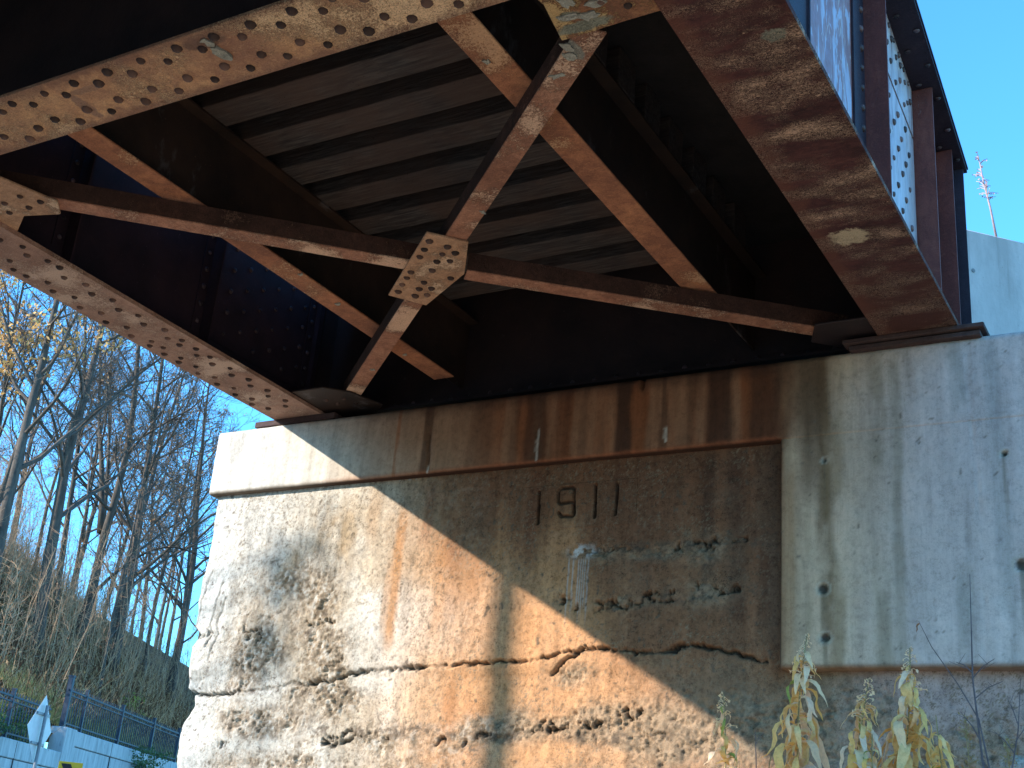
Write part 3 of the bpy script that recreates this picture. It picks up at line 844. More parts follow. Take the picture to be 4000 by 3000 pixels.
# ---- floor beam
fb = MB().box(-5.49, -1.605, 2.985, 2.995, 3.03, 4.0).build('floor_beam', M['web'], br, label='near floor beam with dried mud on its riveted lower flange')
fbf = MB().box(-5.50, -1.601, 2.822, 3.158, 3.002, 3.021).build('bottom_flange', M['mud'], fb, bevel=.003)
MB().box(-5.48, -1.61, 2.865, 2.984, 3.022, 3.036).box(-5.48, -1.61, 2.996, 3.115, 3.022, 3.036).box(-5.48, -1.61, 2.971, 2.984, 3.037, 3.14).build('flange_angle', M['web'], fb)
FR = []
for k in range(-1, 12): FR.append((-4.26 + .197 * k, 2.872))
for k in range(-1, 12): FR.append((-4.168 + .2 * k, 2.918))
for k in range(0, 13): FR.append((-4.37 + .2 * k, 3.042))
for k in range(0, 12): FR.append((-4.272 + .2 * k, 3.094))
FR += [(-4.72, 3.047), (-4.614, 3.108), (-4.502, 3.055), (-4.56, 2.90), (-4.66, 2.88), (-4.86, 3.10), (-4.80, 2.93), (-4.96, 3.05)]
FR = [p for p in FR if not (-2.06 < p[0] < -1.98 and p[1] > 3.06)]
rivets([(x + random.uniform(-.006, .006), y + random.uniform(-.004, .004)) for x, y in FR], 3.0025, fb, s=1.22)
def scab(pts, z, th, parent, mat=None, seed=0):
    """a lifting scale of paint or rust: ragged outline, real thickness, curled away from the plate"""
    r = random.Random(seed); out = []
    n = len(pts)
    for i in range(n):
        a = Vector(pts[i]); bb = Vector(pts[(i + 1) % n])
        for t in (0, .33, .66):
            p = a.lerp(bb, t); out.append((p.x + r.uniform(-.006, .006), p.y + r.uniform(-.006, .006)))
    cx = sum(p[0] for p in out) / len(out); cy = sum(p[1] for p in out) / len(out)
    k = len(out)
    vs = [(x, y, z - th * r.uniform(.5, 1.4)) for x, y in out] + [(cx + (x - cx) * .9, cy + (y - cy) * .9, z + .001) for x, y in out] + [(cx, cy, z - th * .6)]
    fs = [(i, (i + 1) % k, k + (i + 1) % k, k + i) for i in range(k)] + [((i + 1) % k, i, 2 * k) for i in range(k)]
    return MB().add(vs, fs).build('lifting_scale', mat or M['flake'], parent)
scab([(-3.345, 2.868), (-3.315, 2.862), (-3.30, 2.91), (-3.325, 2.92)], 3.001, .008, fb, seed=1)
scab([(-3.34, 2.922), (-3.305, 2.918), (-3.285, 2.985), (-3.30, 3.015), (-3.33, 2.99)], 3.001, .011, fb, seed=2)

# ---- end floor beam over the seat
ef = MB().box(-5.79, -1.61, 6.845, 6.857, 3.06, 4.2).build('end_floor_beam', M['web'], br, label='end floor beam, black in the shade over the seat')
MB().box(-5.79, -1.61, 6.70, 7.0, 3.03, 3.048).build('bottom_flange', M['web'], ef)
MB().box(-5.60, -1.61, 6.83, 6.844, 3.049, 3.16).build('flange_angle', M['web'], ef)
rivets([(-5.3 + .16 * k, 3.11) for k in range(22)], 6.829, ef, 'rivet_dark', TO_MY, .9, 'y')

# ---- stringers
for xc, lab in ((-4.58, 'left stringer under the timbers'), (-2.45, 'right stringer under the timbers')):
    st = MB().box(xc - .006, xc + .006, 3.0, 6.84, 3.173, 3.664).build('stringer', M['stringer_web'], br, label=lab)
    MB().box(xc - .08, xc + .08, 3.165, 6.60 if xc < -4 else 6.18, 3.160, 3.172).build('bottom_flange', M['stringer_flange'], st, bevel=.003)
    MB().box(xc - .08, xc + .08, 3.0, 6.84, 3.665, 3.679).build('top_flange', M['stringer_web'], st)
    MB().box(xc - .02, xc + .07, 3.0, 3.02, 3.20, 3.62).box(xc + .007, xc + .02, 3.02, 3.10, 3.20, 3.62).build('end_angle', M['web'], st)

# ---- lateral bracing: angles, flat leg below, standing leg on the near side
def brace(segs, label):
    b0 = MB(); b1 = MB()
    for (p, q) in segs:
        b0.obox(p, q, .057, 3.040, 3.051)
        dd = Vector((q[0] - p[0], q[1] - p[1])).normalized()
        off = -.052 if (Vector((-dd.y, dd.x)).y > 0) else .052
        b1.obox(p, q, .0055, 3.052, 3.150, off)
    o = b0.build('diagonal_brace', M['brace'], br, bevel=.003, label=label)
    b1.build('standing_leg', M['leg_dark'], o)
    return o
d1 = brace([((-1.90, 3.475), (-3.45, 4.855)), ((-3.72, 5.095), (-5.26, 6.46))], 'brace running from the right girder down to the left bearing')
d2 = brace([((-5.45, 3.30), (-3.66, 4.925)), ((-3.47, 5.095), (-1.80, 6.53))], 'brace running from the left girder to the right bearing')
cg = MB().prism([(-3.394, 4.592), (-3.244, 4.759), (-3.454, 5.061), (-3.876, 5.328), (-4.011, 5.138)], 3.027, 3.0395).build('gusset_plate', M['gusset'], br, bevel=.003, label='crossing gusset plate with nineteen rivets')
GR = [(-3.425, 4.669), (-3.501, 4.737), (-3.571, 4.799), (-3.368, 4.755), (-3.439, 4.816), (-3.366, 4.828), (-3.513, 4.878), (-3.443, 4.897), (-3.594, 4.955), (-3.717, 4.933), (-3.779, 4.984), (-3.852, 5.046), (-3.924, 5.112), (-3.719, 5.066), (-3.79, 5.125), (-3.72, 5.143), (-3.862, 5.192), (-3.79, 5.206), (-3.549, 5.073)]
rivets([(x, y) for x, y in GR], 3.0275, cg, s=1.1)
c1 = MB().prism([(-2.0, 3.160), (-1.601, 3.160), (-1.601, 3.437), (-1.754, 3.440), (-1.974, 3.452), (-2.02, 3.45), (-1.985, 3.24)], 3.006, 3.018).build('gusset_plate', M['corner_gusset'], br, bevel=.003, label='near right corner gusset crusted with lichen')
rivets([(-1.70, 3.25), (-1.70, 3.36), (-1.78, 3.30)], 3.0065, c1)
for i, (x, y, sx, sy) in enumerate(((-1.93, 3.33, .05, .022), (-1.86, 3.35, .05, .025), (-1.90, 3.25, .03, .03), (-1.80, 3.30, .05, .02))):
    scab([(x - sx, y - sy), (x + sx * .6, y - sy * .8), (x + sx, y + sy * .5), (x - sx * .3, y + sy)], 3.006, .008, c1, seed=20 + i)
c2 = MB().prism([(-1.601, 6.30), (-1.601, 6.70), (-1.80, 6.70), (-1.99, 6.52), (-1.90, 6.30)], 3.026, 3.0385).build('gusset_plate', M['web'], br, bevel=.003)
c3 = MB().prism([(-5.57, 6.20), (-5.30, 6.20), (-5.16, 6.34), (-5.09, 6.62), (-5.25, 6.75), (-5.60, 6.75)], 3.026, 3.0385).build('gusset_plate', M['stringer_web'], br, bevel=.003)
rivets([(-5.42, 6.40), (-5.38, 6.48), (-5.28, 6.42), (-5.25, 6.52)], 3.0265, c3, 'rivet', s=.9)
c4 = MB().prism([(-5.505, 3.16), (-5.16, 3.16), (-5.02, 3.62), (-5.11, 3.72), (-5.32, 3.66), (-5.52, 3.78)], 3.026, 3.0385).build('gusset_plate', M['gusset'], br, bevel=.003)
rivets([(-5.16, 3.50), (-5.21, 3.60), (-5.30, 3.52), (-5.24, 3.40), (-5.36, 3.60), (-5.1, 3.58)], 3.0265, c4)
for i, (x, y, sx, sy) in enumerate(((-2.055, 3.585, .022, .03), (-2.035, 3.53, .02, .03), (-2.16, 3.68, .03, .016), (-4.78, 6.06, .016, .012), (-3.02, 4.53, .012, .02))):
    scab([(x - sx, y - sy), (x + sx, y - sy * .6), (x + sx * .7, y + sy), (x - sx, y + sy * .5)], 3.041, .007, d1, seed=30 + i)
for i, (x, y) in enumerate(((-2.475, 3.62), (-4.55, 5.35), (-4.52, 4.95), (-4.6, 6.15))):
    scab([(x - .015, y - .012), (x + .018, y - .01), (x + .012, y + .012), (x - .01, y + .014)], 3.160, .006, br, seed=50 + i)

# ---- left girder inside: stiffeners and rivets
for y in (4.22, 5.42, 6.58):
    MB().box(-5.70, -5.60 if y < 6 else -5.655, y, y + .012, 3.05, topz(y) - .02, shear).box(-5.702, -5.69, y + .013, y + .09, 3.05, topz(y) - .02, shear).box(-5.702, -5.694, y - .08, y - .001, 3.05, topz(y) - .02, shear).build('stiffener', M['web_blue'], gl)
    rivets([(y - .04, 3.12 + .125 * k) for k in range(10)], -5.693 - .035 * (y - 3.9), gl, 'rivet_dark', TO_PX, .9, 'x')
MB().box(-5.702, -5.688, 6.68, 7.22, 3.18, 4.3, shear).build('dark_web_cover', M['web'], gl)  # black cover plate added so the girder end reads as shaded
pl = MB().box(-5.702, -5.695, 5.52, 6.48, 3.18, 4.2, shear).build('splice_plate', M['web_blue'], gl)
for i, y in enumerate(np.arange(5.64, 6.45, .16)):
    rivets([(y, 3.26 + .16 * k + (.08 if i % 2 else 0)) for k in range(5)], -5.694 - .035 * (y - 3.9), gl, 'rivet_dark', TO_PX, .9, 'x')

# ---- right girder outer side
XW = -1.372
def strip(name, ya, yb, za, zb, x0, x1, mat, par, **k):
    """plate on the web; za/zb may be functions of y"""
    fa = za if callable(za) else (lambda y: za)
    fz_ = zb if callable(zb) else (lambda y: zb)
    vs = [(x, y, z) for x in (x0, x1) for (y, z) in ((ya, fa(ya)), (yb, fa(yb)), (yb, fz_(yb)), (ya, fz_(ya)))]
    return MB().add(vs, [(3, 2, 1, 0), (4, 5, 6, 7), (0, 1, 5, 4), (1, 2, 6, 5), (2, 3, 7, 6), (3, 0, 4, 7)]).build(name, mat, par, **k)
gap = lambda y: 4.317 - .134 * (y - 5.834)
strip('web_panel', 4.46, 5.16, 3.18, lambda y: topz(y) - .12, XW, XW + .004, M['gloss'], gr, label='peeling glossy web panel')
strip('web_angle', 3.60, 4.455, 3.18, lambda y: topz(y) - .12, XW, XW + .007, M['blue_steel'], gr)
strip('splice_plate', 5.415, 6.485, 3.05, lambda y: gap(y) - .010, XW, XW + .008, M['silver'], gr, label='silvery lower splice plate full of rivets')
strip('splice_plate', 5.415, 6.485, lambda y: gap(y) + .010, lambda y: topz(y) - .002, XW, XW + .010, M['silver'], gr, label='silvery upper splice plate')
strip('gap_shade_strip', 5.415, 6.485, lambda y: gap(y) - .011, lambda y: gap(y) + .011, XW, XW + .0015, M['deck'], gr)  # dark strip standing in for the shadow between the splice plates
SP = [(5.912, 4.165), (6.102, 4.155), (6.006, 4.048), (5.885, 3.918), (5.795, 3.81), (6.273, 4.162), (6.171, 4.035), (6.087, 3.925), (5.977, 3.802), (5.872, 3.683), (5.784, 3.58), (6.343, 4.031), (6.255, 3.919), (6.17, 3.81), (6.056, 3.676), (5.949, 3.56), (6.34, 3.802), (6.236, 3.678), (6.14, 3.56), (6.03, 3.45), (6.35, 3.56), (6.24, 3.45), (5.80, 4.05), (5.70, 3.93), (5.62, 3.80), (5.69, 3.70), (5.60, 4.10)]
rivets(SP, XW + .008, gr, 'rivet_side', TO_PX, 1.0, 'x')
rivets([(6.069, 4.349), (6.178, 4.433), (6.266, 4.325), (6.348, 4.389), (5.968, 4.426), (5.895, 4.505), (6.0, 4.596), (6.10, 4.54), (6.20, 4.55), (5.80, 4.60), (5.78, 4.42), (6.30, 4.50), (6.42, 4.44)], XW + .010, gr, 'rivet_side', TO_PX, 1.0, 'x')
rivets([(5.62 + .11 * k, topz(5.62 + .11 * k) - .05) for k in range(8)], XW + .010, gr, 'rivet_side', TO_PX, .95, 'x')
for y, wl in ((5.40, .20), (6.50, .0), (7.02, .09)):
    s1 = strip('stiffener', y, y + .013, 3.045, topz(y) - .006, XW, XW + .125, M['girder_side'], gr)
    if wl:
        strip('stiffener_leg', y - wl, y - .001, 3.05, topz(y) - .008, XW, XW + .010, M['girder_side'] if y > 6 else M['blue_steel'], gr)
        rivets([(y - .06, 3.12 + .12 * k) for k in range(13)], XW + .010, gr, 'rivet_side', TO_PX, 1.05, 'x')
strip('stiffener', 4.44, 4.453, 3.045, topz(4.44) - .006, XW, XW + .02, M['blue_steel'], gr)
strip('end_plate', 7.20, 7.214, 3.045, topz(7.2) - .006, XW, XW + .155, M['blue_steel'], gr)
slope = math.atan(.24)
for i in range(26):
    y = 4.0 + .13 * i
    x = (-1.235, -1.315)[i % 2]
    place('rivet', RIV['rivet_dark'], gr, (x, y, topz(y) - .0005), (math.pi + slope, 0, 0), 1.0)

# ---- bearings on the seat
b_ = MB().box(-1.80, -1.035, 6.485, 7.25, 2.973, 2.9985).build('bearing_plate', M['bearing'], br, bevel=.003, label='upper bearing plate under the right girder')
MB().box(-1.77, -1.06, 6.51, 7.22, 2.938, 2.966).build('sole_plate', M['bearing'], b_, bevel=.003)
MB().box(-1.70, -1.12, 6.55, 7.2, 2.965, 2.974).build('dark_gap_fill', M['deck'], b_)  # added dark fill that reads as the gap between the plates
b2 = MB().box(-6.20, -5.46, 6.56, 7.25, 2.955, 2.9985).build('bearing_plate', M['bearing'], br, bevel=.003)
MB().box(-6.24, -5.30, 6.60, 7.25, 2.934, 2.954).build('sole_plate', M['stringer_flange'], b2)

# ================================================================== TIMBERS AND DECK
ORD = ['first', 'second', 'third', 'fourth', 'fifth', 'sixth', 'seventh', 'eighth', 'ninth']
for k in range(8):
    y = 3.972 + .328 * k
    b = MB()
    jit = random.uniform(-.006, .006)
    n = 14
    x0, x1 = -5.25 + random.uniform(-.05, .05), -2.375 + random.uniform(-.008, .008)
    rows = []
    for i in range(n + 1):
        x = x0 + (x1 - x0) * i / n
        e = [random.uniform(-.004, .004) for _ in range(3)]
        rows.append([(x, y + e[0], 3.681), (x, y + .192 + e[1], 3.681), (x, y + .192, 3.90), (x, y + jit, 3.90)])
    vs = [v for r_ in rows for v in r_]
    fs = [(i * 4 + j, i * 4 + (j + 1) % 4, (i + 1) * 4 + (j + 1) % 4, (i + 1) * 4 + j) for i in range(n) for j in range(4)]
    fs += [(3, 2, 1, 0), (n * 4, n * 4 + 1, n * 4 + 2, n * 4 + 3)]
    b.add(vs, fs)
    o = b.build('bridge_timber', M['timber'], bevel=.004)
    tag(o, f'{ORD[k]} deck timber beyond the near floor beam, laid across the stringers', 'timber', 'timbers carried on the stringers')
dk = thing('bridge_deck', (-3.5, 1, 3.9), 'dark deck planking closing the gaps above the cross timbers', 'deck')
MB().box(-5.60, -1.50, -6.0, 7.68, 3.905, 3.97).build('planking', M['deck'], dk)
MB().box(-5.45, -1.62, -6.0, 7.68, 3.971, 4.25).build('ballast', M['ground'], dk)

# ================================================================== HILLSIDE BEYOND THE ROAD
P0 = Vector((-29.64, 26.10)); DD = Vector((-.463, .886)); NN = Vector((-.886, -.463))   # wall line, along, into the hill
def WP(s, t, z=None):
    p = P0 + DD * t + NN * s
    return (p.x, p.y, z if z is not None else float(hillz(np.array([s]), np.array([t]))[0]))
def hillz(s, t):
    base = 2.15 + .70 * sst(-1.6, -.2, t)
    z = base + (.40 + .027 * np.clip(t, -2, 12)) * np.minimum(s, 13.5) + .06 * np.maximum(s - 13.5, 0)
    return z + .5 * (fbm(s, t, 3.0, 3, 301) - .5) * sst(0, 2, s)
hm = NT('leaf_littered_slope', .95, .1)
hc = hm.ramp(hm.noise(1.1, 7, .75), [(.3, (.06, .026, .014)), (.5, (.17, .08, .04)), (.72, (.36, .19, .09))])
hc = hm.mix(hm.ramp(hm.noise(.55, 4, .6), [(.55, 0.0), (.68, .6)]), hc, (.16, .15, .045))
hm.color(hc); hm.bump(hm.noise(3, 6, .8), 1.0, .3)
M['slope'] = hm.m
ss = np.concatenate([np.arange(.36, 4, .4), np.arange(4, 20, 1.0), [24, 32, 45, 70, 120, 200]])
ts = np.concatenate([[-120, -60, -35], np.arange(-22, 34, .8), [45, 70, 120, 200]])
S, T = np.meshgrid(ss, ts)
Zh = hillz(S, T)
hb = MB()
hb.v = [(P0.x + DD.x * t + NN.x * s, P0.y + DD.y * t + NN.y * s, z) for s, t, z in zip(S.ravel(), T.ravel(), Zh.ravel())]
ns = len(ss)
hb.f = [(j * ns + i, (j + 1) * ns + i, (j + 1) * ns + i + 1, j * ns + i + 1) for j in range(len(ts) - 1) for i in range(ns - 1)]
tag(hb.build('hillside', M['slope'], smooth=True), kind='structure')

# ---- retaining wall with a step
def wnode():
    n = NT('painted_retaining_wall', .85, .25)
    a = n.noise(5, 5, .7, n.mapping(scale=(1, 1, .12)))
    c = n.ramp(a, [(.35, (.30, .31, .31)), (.5, (.42, .43, .43)), (.68, (.52, .52, .51))])
    s = n.noise(9, 4, .7, n.mapping(scale=(1, 1, .25)))
    n.color(n.mix(n.ramp(s, [(.60, 0.0), (.68, .55)]), c, (.14, .14, .15)))
    return n.m
M['retwall'] = wnode()
M['fence_dark'] = plain('joint_sealant', (.05, .05, .055), (.08, .08, .085), 12)
rw = thing('retaining_wall', WP(0, 3, -1.6), 'pale blue-grey stepped concrete retaining wall below the picket fence', 'wall')
def wbox(b, s0, s1, t0, t1, z0, z1):
    vs = []
    for z in (z0, z1):
        for s in (s0, s1):
            for t in (t0, t1):
                p = P0 + DD * t + NN * s; vs.append((p.x, p.y, z))
    return b.add(vs, [(0, 2, 3, 1), (4, 5, 7, 6), (0, 1, 5, 4), (2, 6, 7, 3), (0, 4, 6, 2), (1, 3, 7, 5)])
wbox(MB(), .03, .36, -40, -.62, -1.7, 1.84).build('wall_panel', M['retwall'], rw)
wbox(MB(), 0, .40, -40, -.62, 1.86, 2.32).build('coping', M['retwall'], rw, bevel=.02)
wbox(MB(), .03, .36, -.2, 40, -1.7, 2.55).build('wall_panel', M['retwall'], rw)
wbox(MB(), 0, .40, .25, 40, 2.57, 2.99).build('coping', M['retwall'], rw, bevel=.02)
for t_ in (-9.5, -6.6, -3.7):
    wbox(MB(), -.004, .02, t_ - .012, t_ + .012, -1.7, 2.30).build('joint_seal', M['fence_dark'], rw)
for t_ in (3.4, 6.6, 9.8):
    wbox(MB(), -.004, .02, t_ - .012, t_ + .012, -1.7, 2.97).build('joint_seal', M['fence_dark'], rw)
wbox(MB(), -.02, .45, -.60, .24, -1.7, 3.02).build('end_pier', M['retwall'], rw, bevel=.02)

# ---- picket fences
M['fence'] = plain('blue_black_fence_paint', (.030, .038, .055), (.050, .060, .085), 12, .6, .1, .4)
def fence(t0, t1, zb, posts, label, tall=None):
    f = thing('picket_fence', WP(.2, (t0 + t1) / 2, zb), label, 'fence')
    H = 1.08
    wbox(MB(), .175, .225, t0, t1, zb + H - .05, zb + H).build('rail', M['fence'], f)
    wbox(MB(), .175, .225, t0, t1, zb + .12, zb + .16).build('rail', M['fence'], f)
    wbox(MB(), .175, .225, t0, t1, zb + H - .17, zb + H - .14).build('rail', M['fence'], f)
    p = P0 + DD * 0 + NN * .2
    pk = MB()
    ang = math.atan2(DD.y, DD.x)
    def rb(b, hx, hy, z0, z1):
        vs = []
        for z in (z0, z1):
            for a in (-hx, hx):
                for c in (-hy, hy):
                    vs.append((DD.x * a + NN.x * c, DD.y * a + NN.y * c, z))
        return b.add(vs, [(0, 2, 3, 1), (4, 5, 7, 6), (0, 1, 5, 4), (2, 6, 7, 3), (0, 4, 6, 2), (1, 3, 7, 5)])
    pm = rb(MB(), .012, .012, .02, H + .09).mesh('picket', M['fence'])
    po = rb(rb(MB(), .045, .045, 0, H + .14), .055, .055, H + .141, H + .18).mesh('post', M['fence'])
    t = t0 + .06
    while t < t1:
        if min(abs(t - q) for q in posts) > .07:
            place('picket', pm, f, WP(.2, t, zb))
        t += .19
    for q in posts:
        place('post', po, f, WP(.2, q, zb), scale=1.0)
    if tall is not None:
        place('corner_post', rb(rb(MB(), .07, .07, 0, 1.42), .085, .085, 1.421, 1.47).mesh('corner_post', M['fence']), f, WP(.2, tall, zb))
    return f
fence(-6.4, -1.5, 2.32, (-6.25, -4.1, -1.9), 'lower dark picket fence left of the corner pier on the retaining wall')
fence(-.55, 10.9, 3.0, (.95, 4.3, 7.7, 10.8), 'upper dark picket fence on the high part of the retaining wall', tall=-.45)

# ---- trees
def bark(name, a, b):
    n = NT(name, .95, .1)
    x = n.noise(6, 6, .7, n.mapping(scale=(1, 1, .3)))
    n.color(n.ramp(x, [(.3, a), (.7, b)])); n.bump(x, .8, .03)
    return n.m
M['bark'] = bark('grey_bark', (.06, .050, .044), (.15, .122, .10))
M['bark2'] = bark('brown_bark', (.040, .032, .027), (.09, .074, .06))
M['twig'] = bark('twig_bark', (.085, .070, .060), (.16, .135, .115))
def leafm(name, a, b, tr=.35):
    n = NT(name, .6, .3)
    c = n.ramp(n.noise(9, 3, .6), [(.35, a), (.65, b)])
    n.color(c)
    t = n.t
    ts_ = t.nodes.new('ShaderNodeBsdfTranslucent'); n.link(c, ts_.inputs['Color'])
    mx = t.nodes.new('ShaderNodeMixShader'); mx.inputs[0].default_value = tr
    n.link(n.b.outputs[0], mx.inputs[1]); n.link(ts_.outputs[0], mx.inputs[2])
    n.link(mx.outputs[0], t.nodes['Material Output'].inputs['Surface'])
    return n.m
M['leaf_gold'] = leafm('golden_leaves', (.70, .36, .10), (.80, .50, .20))
M['leaf_rust'] = leafm('rusty_dry_leaves', (.34, .17, .08), (.46, .27, .14))
M['leaf_olive'] = leafm('yellow_green_leaves', (.30, .30, .05), (.42, .40, .09))
M['ivy'] = leafm('ivy_leaves', (.045, .085, .025), (.10, .15, .05), .2)

def leaf_quads(b, pts, size, r):
    for p in pts:
        a = Vector((r.gauss(0, 1), r.gauss(0, 1), r.gauss(0, 1))).normalized()
        c = a.cross(Vector((r.gauss(0, 1), r.gauss(0, 1), r.gauss(0, 1)))).normalized()
        s_ = size * r.uniform(.6, 1.2)
        p = Vector(p)
        b.add([p - a * s_ * .5, p + c * s_ * .28, p + a * s_ * .5, p - c * s_ * .28], [(0, 1, 2, 3)])
    return b

def make_tree(seed, H=18, r0=.24, spread=.5, first=.3, limbs=15, lean=(0, 0), leafy=0, fork=False):
    r = random.Random(seed)
    tr = MB(); tw = MB(); tips = []
    def path(p, d, L, rad, n, wig, up):
        pts = [Vector(p)]; d = Vector(d).normalized()
        for i in range(n):
            d = (d + Vector((r.gauss(0, wig), r.gauss(0, wig), r.gauss(0, wig) + up))).normalized()
            pts.append(pts[-1] + d * (L / n))
        return pts
    trunks = [((0, 0, -.6), Vector((lean[0], lean[1], 1)), H, r0)]
    if fork:
        trunks.append(((0, 0, H * .25), Vector((lean[0] + .25, lean[1] - .1, 1)), H * .7, r0 * .6))
    for (tp, td, tH, tr0) in trunks:
        pts = path(tp, td, tH, tr0, 11, .035, .01)
        rad = [tr0 * (1 - .9 * (i / 11) ** .9) + .012 for i in range(12)]
        rad[0] *= 1.35
        tr.tube(pts, rad, 7)
        for k in range(limbs):
            f = first + (1 - first) * (k + r.random()) / limbs * .97
            ii = min(int(f * 11), 10); fr = f * 11 - ii
            p = pts[ii].lerp(pts[ii + 1], fr); rr = rad[ii] * .45
            az = r.uniform(0, 6.283)
            L1 = (tH * .34) * (1.05 - f) ** .6 * r.uniform(.6, 1.1) * (.6 + spread)
            d = Vector((math.cos(az), math.sin(az), r.uniform(.35, 1.1)))
            n1 = 6
            l1 = path(p, d, L1, rr, n1, .12, .05)
            ra1 = [rr * (1 - .85 * i / n1) + .006 for i in range(n1 + 1)]
            tr.tube(l1, ra1, 5, cap=False)
            for j in range(5):
                g_ = r.uniform(.25, 1.0); q = min(int(g_ * n1), n1 - 1)
                p2 = l1[q].lerp(l1[q + 1], g_ * n1 - q)
                bd = (l1[q + 1] - l1[q]).normalized()
                d2 = bd + Vector((r.gauss(0, .55), r.gauss(0, .55), r.gauss(.15, .4)))
                L2 = L1 * r.uniform(.3, .55)
                l2 = path(p2, d2, L2, 0, 4, .12, .06)
                r2 = max(ra1[q] * .5, .012)
                tw.tube(l2, [r2 * (1 - .6 * i / 4) for i in range(5)], 3, cap=False)
                for m_ in range(4):
                    g2 = r.uniform(.2, 1.0); q2 = min(int(g2 * 4), 3)
                    p3 = l2[q2].lerp(l2[q2 + 1], g2 * 4 - q2)
                    b3 = (l2[q2 + 1] - l2[q2]).normalized()
                    d3 = b3 + Vector((r.gauss(0, .6), r.gauss(0, .6), r.gauss(.1, .45)))
                    l3 = path(p3, d3, L2 * r.uniform(.4, .7), 0, 3, .15, .04)
                    tw.tube(l3, [.0105, .009, .007, .0055], 3, cap=False)
                    for e in range(4):
                        q3 = r.choice((1, 2, 3))
                        d4 = (l3[q3] - l3[q3 - 1]).normalized() + Vector((r.gauss(0, .7), r.gauss(0, .7), r.gauss(.1, .5)))
                        l4 = path(l3[q3], d4, L2 * r.uniform(.2, .4), 0, 2, .15, .03)
                        tw.tube(l4, [.0075, .006, .0045], 3, cap=False)
                        tips += [tuple(l4[1]), tuple(l4[2])]
    lv = None
    if leafy:
        hi = [p for p in tips]
        pick = [hi[r.randrange(len(hi))] for _ in range(leafy)]
        pick = [(p[0] + r.gauss(0, .12), p[1] + r.gauss(0, .12), p[2] + r.gauss(0, .1)) for p in pick]
        lv = leaf_quads(MB(), pick, .12 if leafy < 1000 else .20, r)
    return tr, tw, lv
VAR = []
specs = [dict(seed=11, H=21, r0=.27, spread=.55, first=.25, limbs=17), dict(seed=12, H=19, r0=.22, spread=.5, first=.3, limbs=16, fork=True),
         dict(seed=13, H=16, r0=.12, spread=.45, first=.22, limbs=14), dict(seed=14, H=13, r0=.075, spread=.4, first=.2, limbs=12),
         dict(seed=15, H=20, r0=.24, spread=.6, first=.2, limbs=17)]
for sp_ in specs:
    tr, tw, lv = make_tree(leafy=600, **sp_)
    VAR.append((tr.mesh('trunk', M['bark'], smooth=True), tw.mesh('branches', M['twig']), lv.mesh('leaves', M['leaf_rust'])))
gold = make_tree(seed=16, H=14.5, r0=.18, spread=.75, first=.45, limbs=16, leafy=3800)
VAR.append((gold[0].mesh('trunk', M['bark'], smooth=True), gold[1].mesh('branches', M['twig']), gold[2].mesh('leaves', M['leaf_gold'])))
def base_at(az_x, s):
    """s metres into the hill, in compass direction az_x (unit vector components)"""
    n_ = NN.x * az_x[0] + NN.y * az_x[1]
    dist = (P0.x * NN.x + P0.y * NN.y + s) / n_
    x = az_x[0] * dist; y = az_x[1] * dist
    t = (x - P0.x) * DD.x + (y - P0.y) * DD.y
    return x, y, float(hillz(np.array([s]), np.array([t]))[0])
def azv(a): return (-math.sin(R(a)), math.cos(R(a)))
# (degrees left of the bridge axis, metres behind the wall, variant, scale, turn, label)
TREES = [
 (50.9, 5.5, 0, 1.00, 10, 'thick bare tree rising behind the lower fence'),
 (49.2, 6.5, 1, 1.02, 200, 'tall forked bare tree right of the thickest trunk, above the corner pier'),
 (47.6, 5.0, 4, .95, 80, 'bare tree with wide limbs behind the upper fence'),
 (45.1, 5.5, 0, .88, 150, 'stout leaning bare tree closest to the left edge of the abutment'),
 (44.9, 4.0, 2, 1.0, 40, 'slim tree paired with the stout trunk beside the abutment'),
 (53.2, 5.0, 4, 1.0, 300, 'bare tree at the far left edge of the wood'),
 (54.2, 7.0, 5, 1.0, 30, 'tree still carrying golden leaves high at the upper left'),
 (46.6, 9.0, 2, 1.05, 120, 'slender trunk halfway between the corner pier and the abutment'),
 (48.4, 12.0, 2, 1.1, 260, 'thin tree further up the slope, seen between the forked tree and its right neighbour'),
 (50.0, 11.0, 3, 1.15, 10, 'whip-thin sapling between the two thickest trunks'),
 (51.6, 12.5, 3, 1.25, 90, 'thin pole of a tree behind the golden one'),
 (47.1, 14.0, 3, 1.3, 170, 'thin bare tree on the crest behind the middle of the upper fence'),
 (45.8, 13.0, 3, 1.25, 230, 'thin crest tree between two slim trunks left of the abutment'),
 (43.4, 7.0, 1, .85, 20, 'bare crown showing its twigs above the left end of the abutment cap'),
 (41.5, 10.0, 4, .80, 140, 'farthest right bare crown behind the abutment cap'),
 (54.0, 8.0, 2, 1.1, 310, 'slim tree leaning in at the left picture edge'),
 (48.0, 3.0, 3, .9, 60, 'young thin tree just behind the upper fence'),
 (49.9, 16.0, 1, .9, 330, 'bare forked tree on the hilltop behind the corner pier'),
 (52.6, 17.0, 0, .8, 45, 'bare hilltop tree behind the lower fence'),
 (46.0, 17.5, 4, .75, 275, 'bare hilltop tree low behind the upper fence end'),
 (48.8, 8.0, 2, 1.15, 75, 'straight middling trunk crossing just right of the thickest tree'),
 (47.9, 6.8, 4, .8, 215, 'dark trunk midway between the corner pier and its right neighbour'),
 (50.4, 8.5, 2, 1.2, 145, 'slim dark trunk crossing behind the lower fence end'),
 (46.3, 6.0, 3, 1.3, 95, 'thin dark pole of a tree nearest the middle of the upper fence'),
 (45.5, 8.5, 2, .95, 15, 'middling trunk leaning behind the upper fence end'),
 (44.2, 10.0, 2, 1.0, 190, 'slim tree half hidden by the ragged left arris of the abutment'),
]
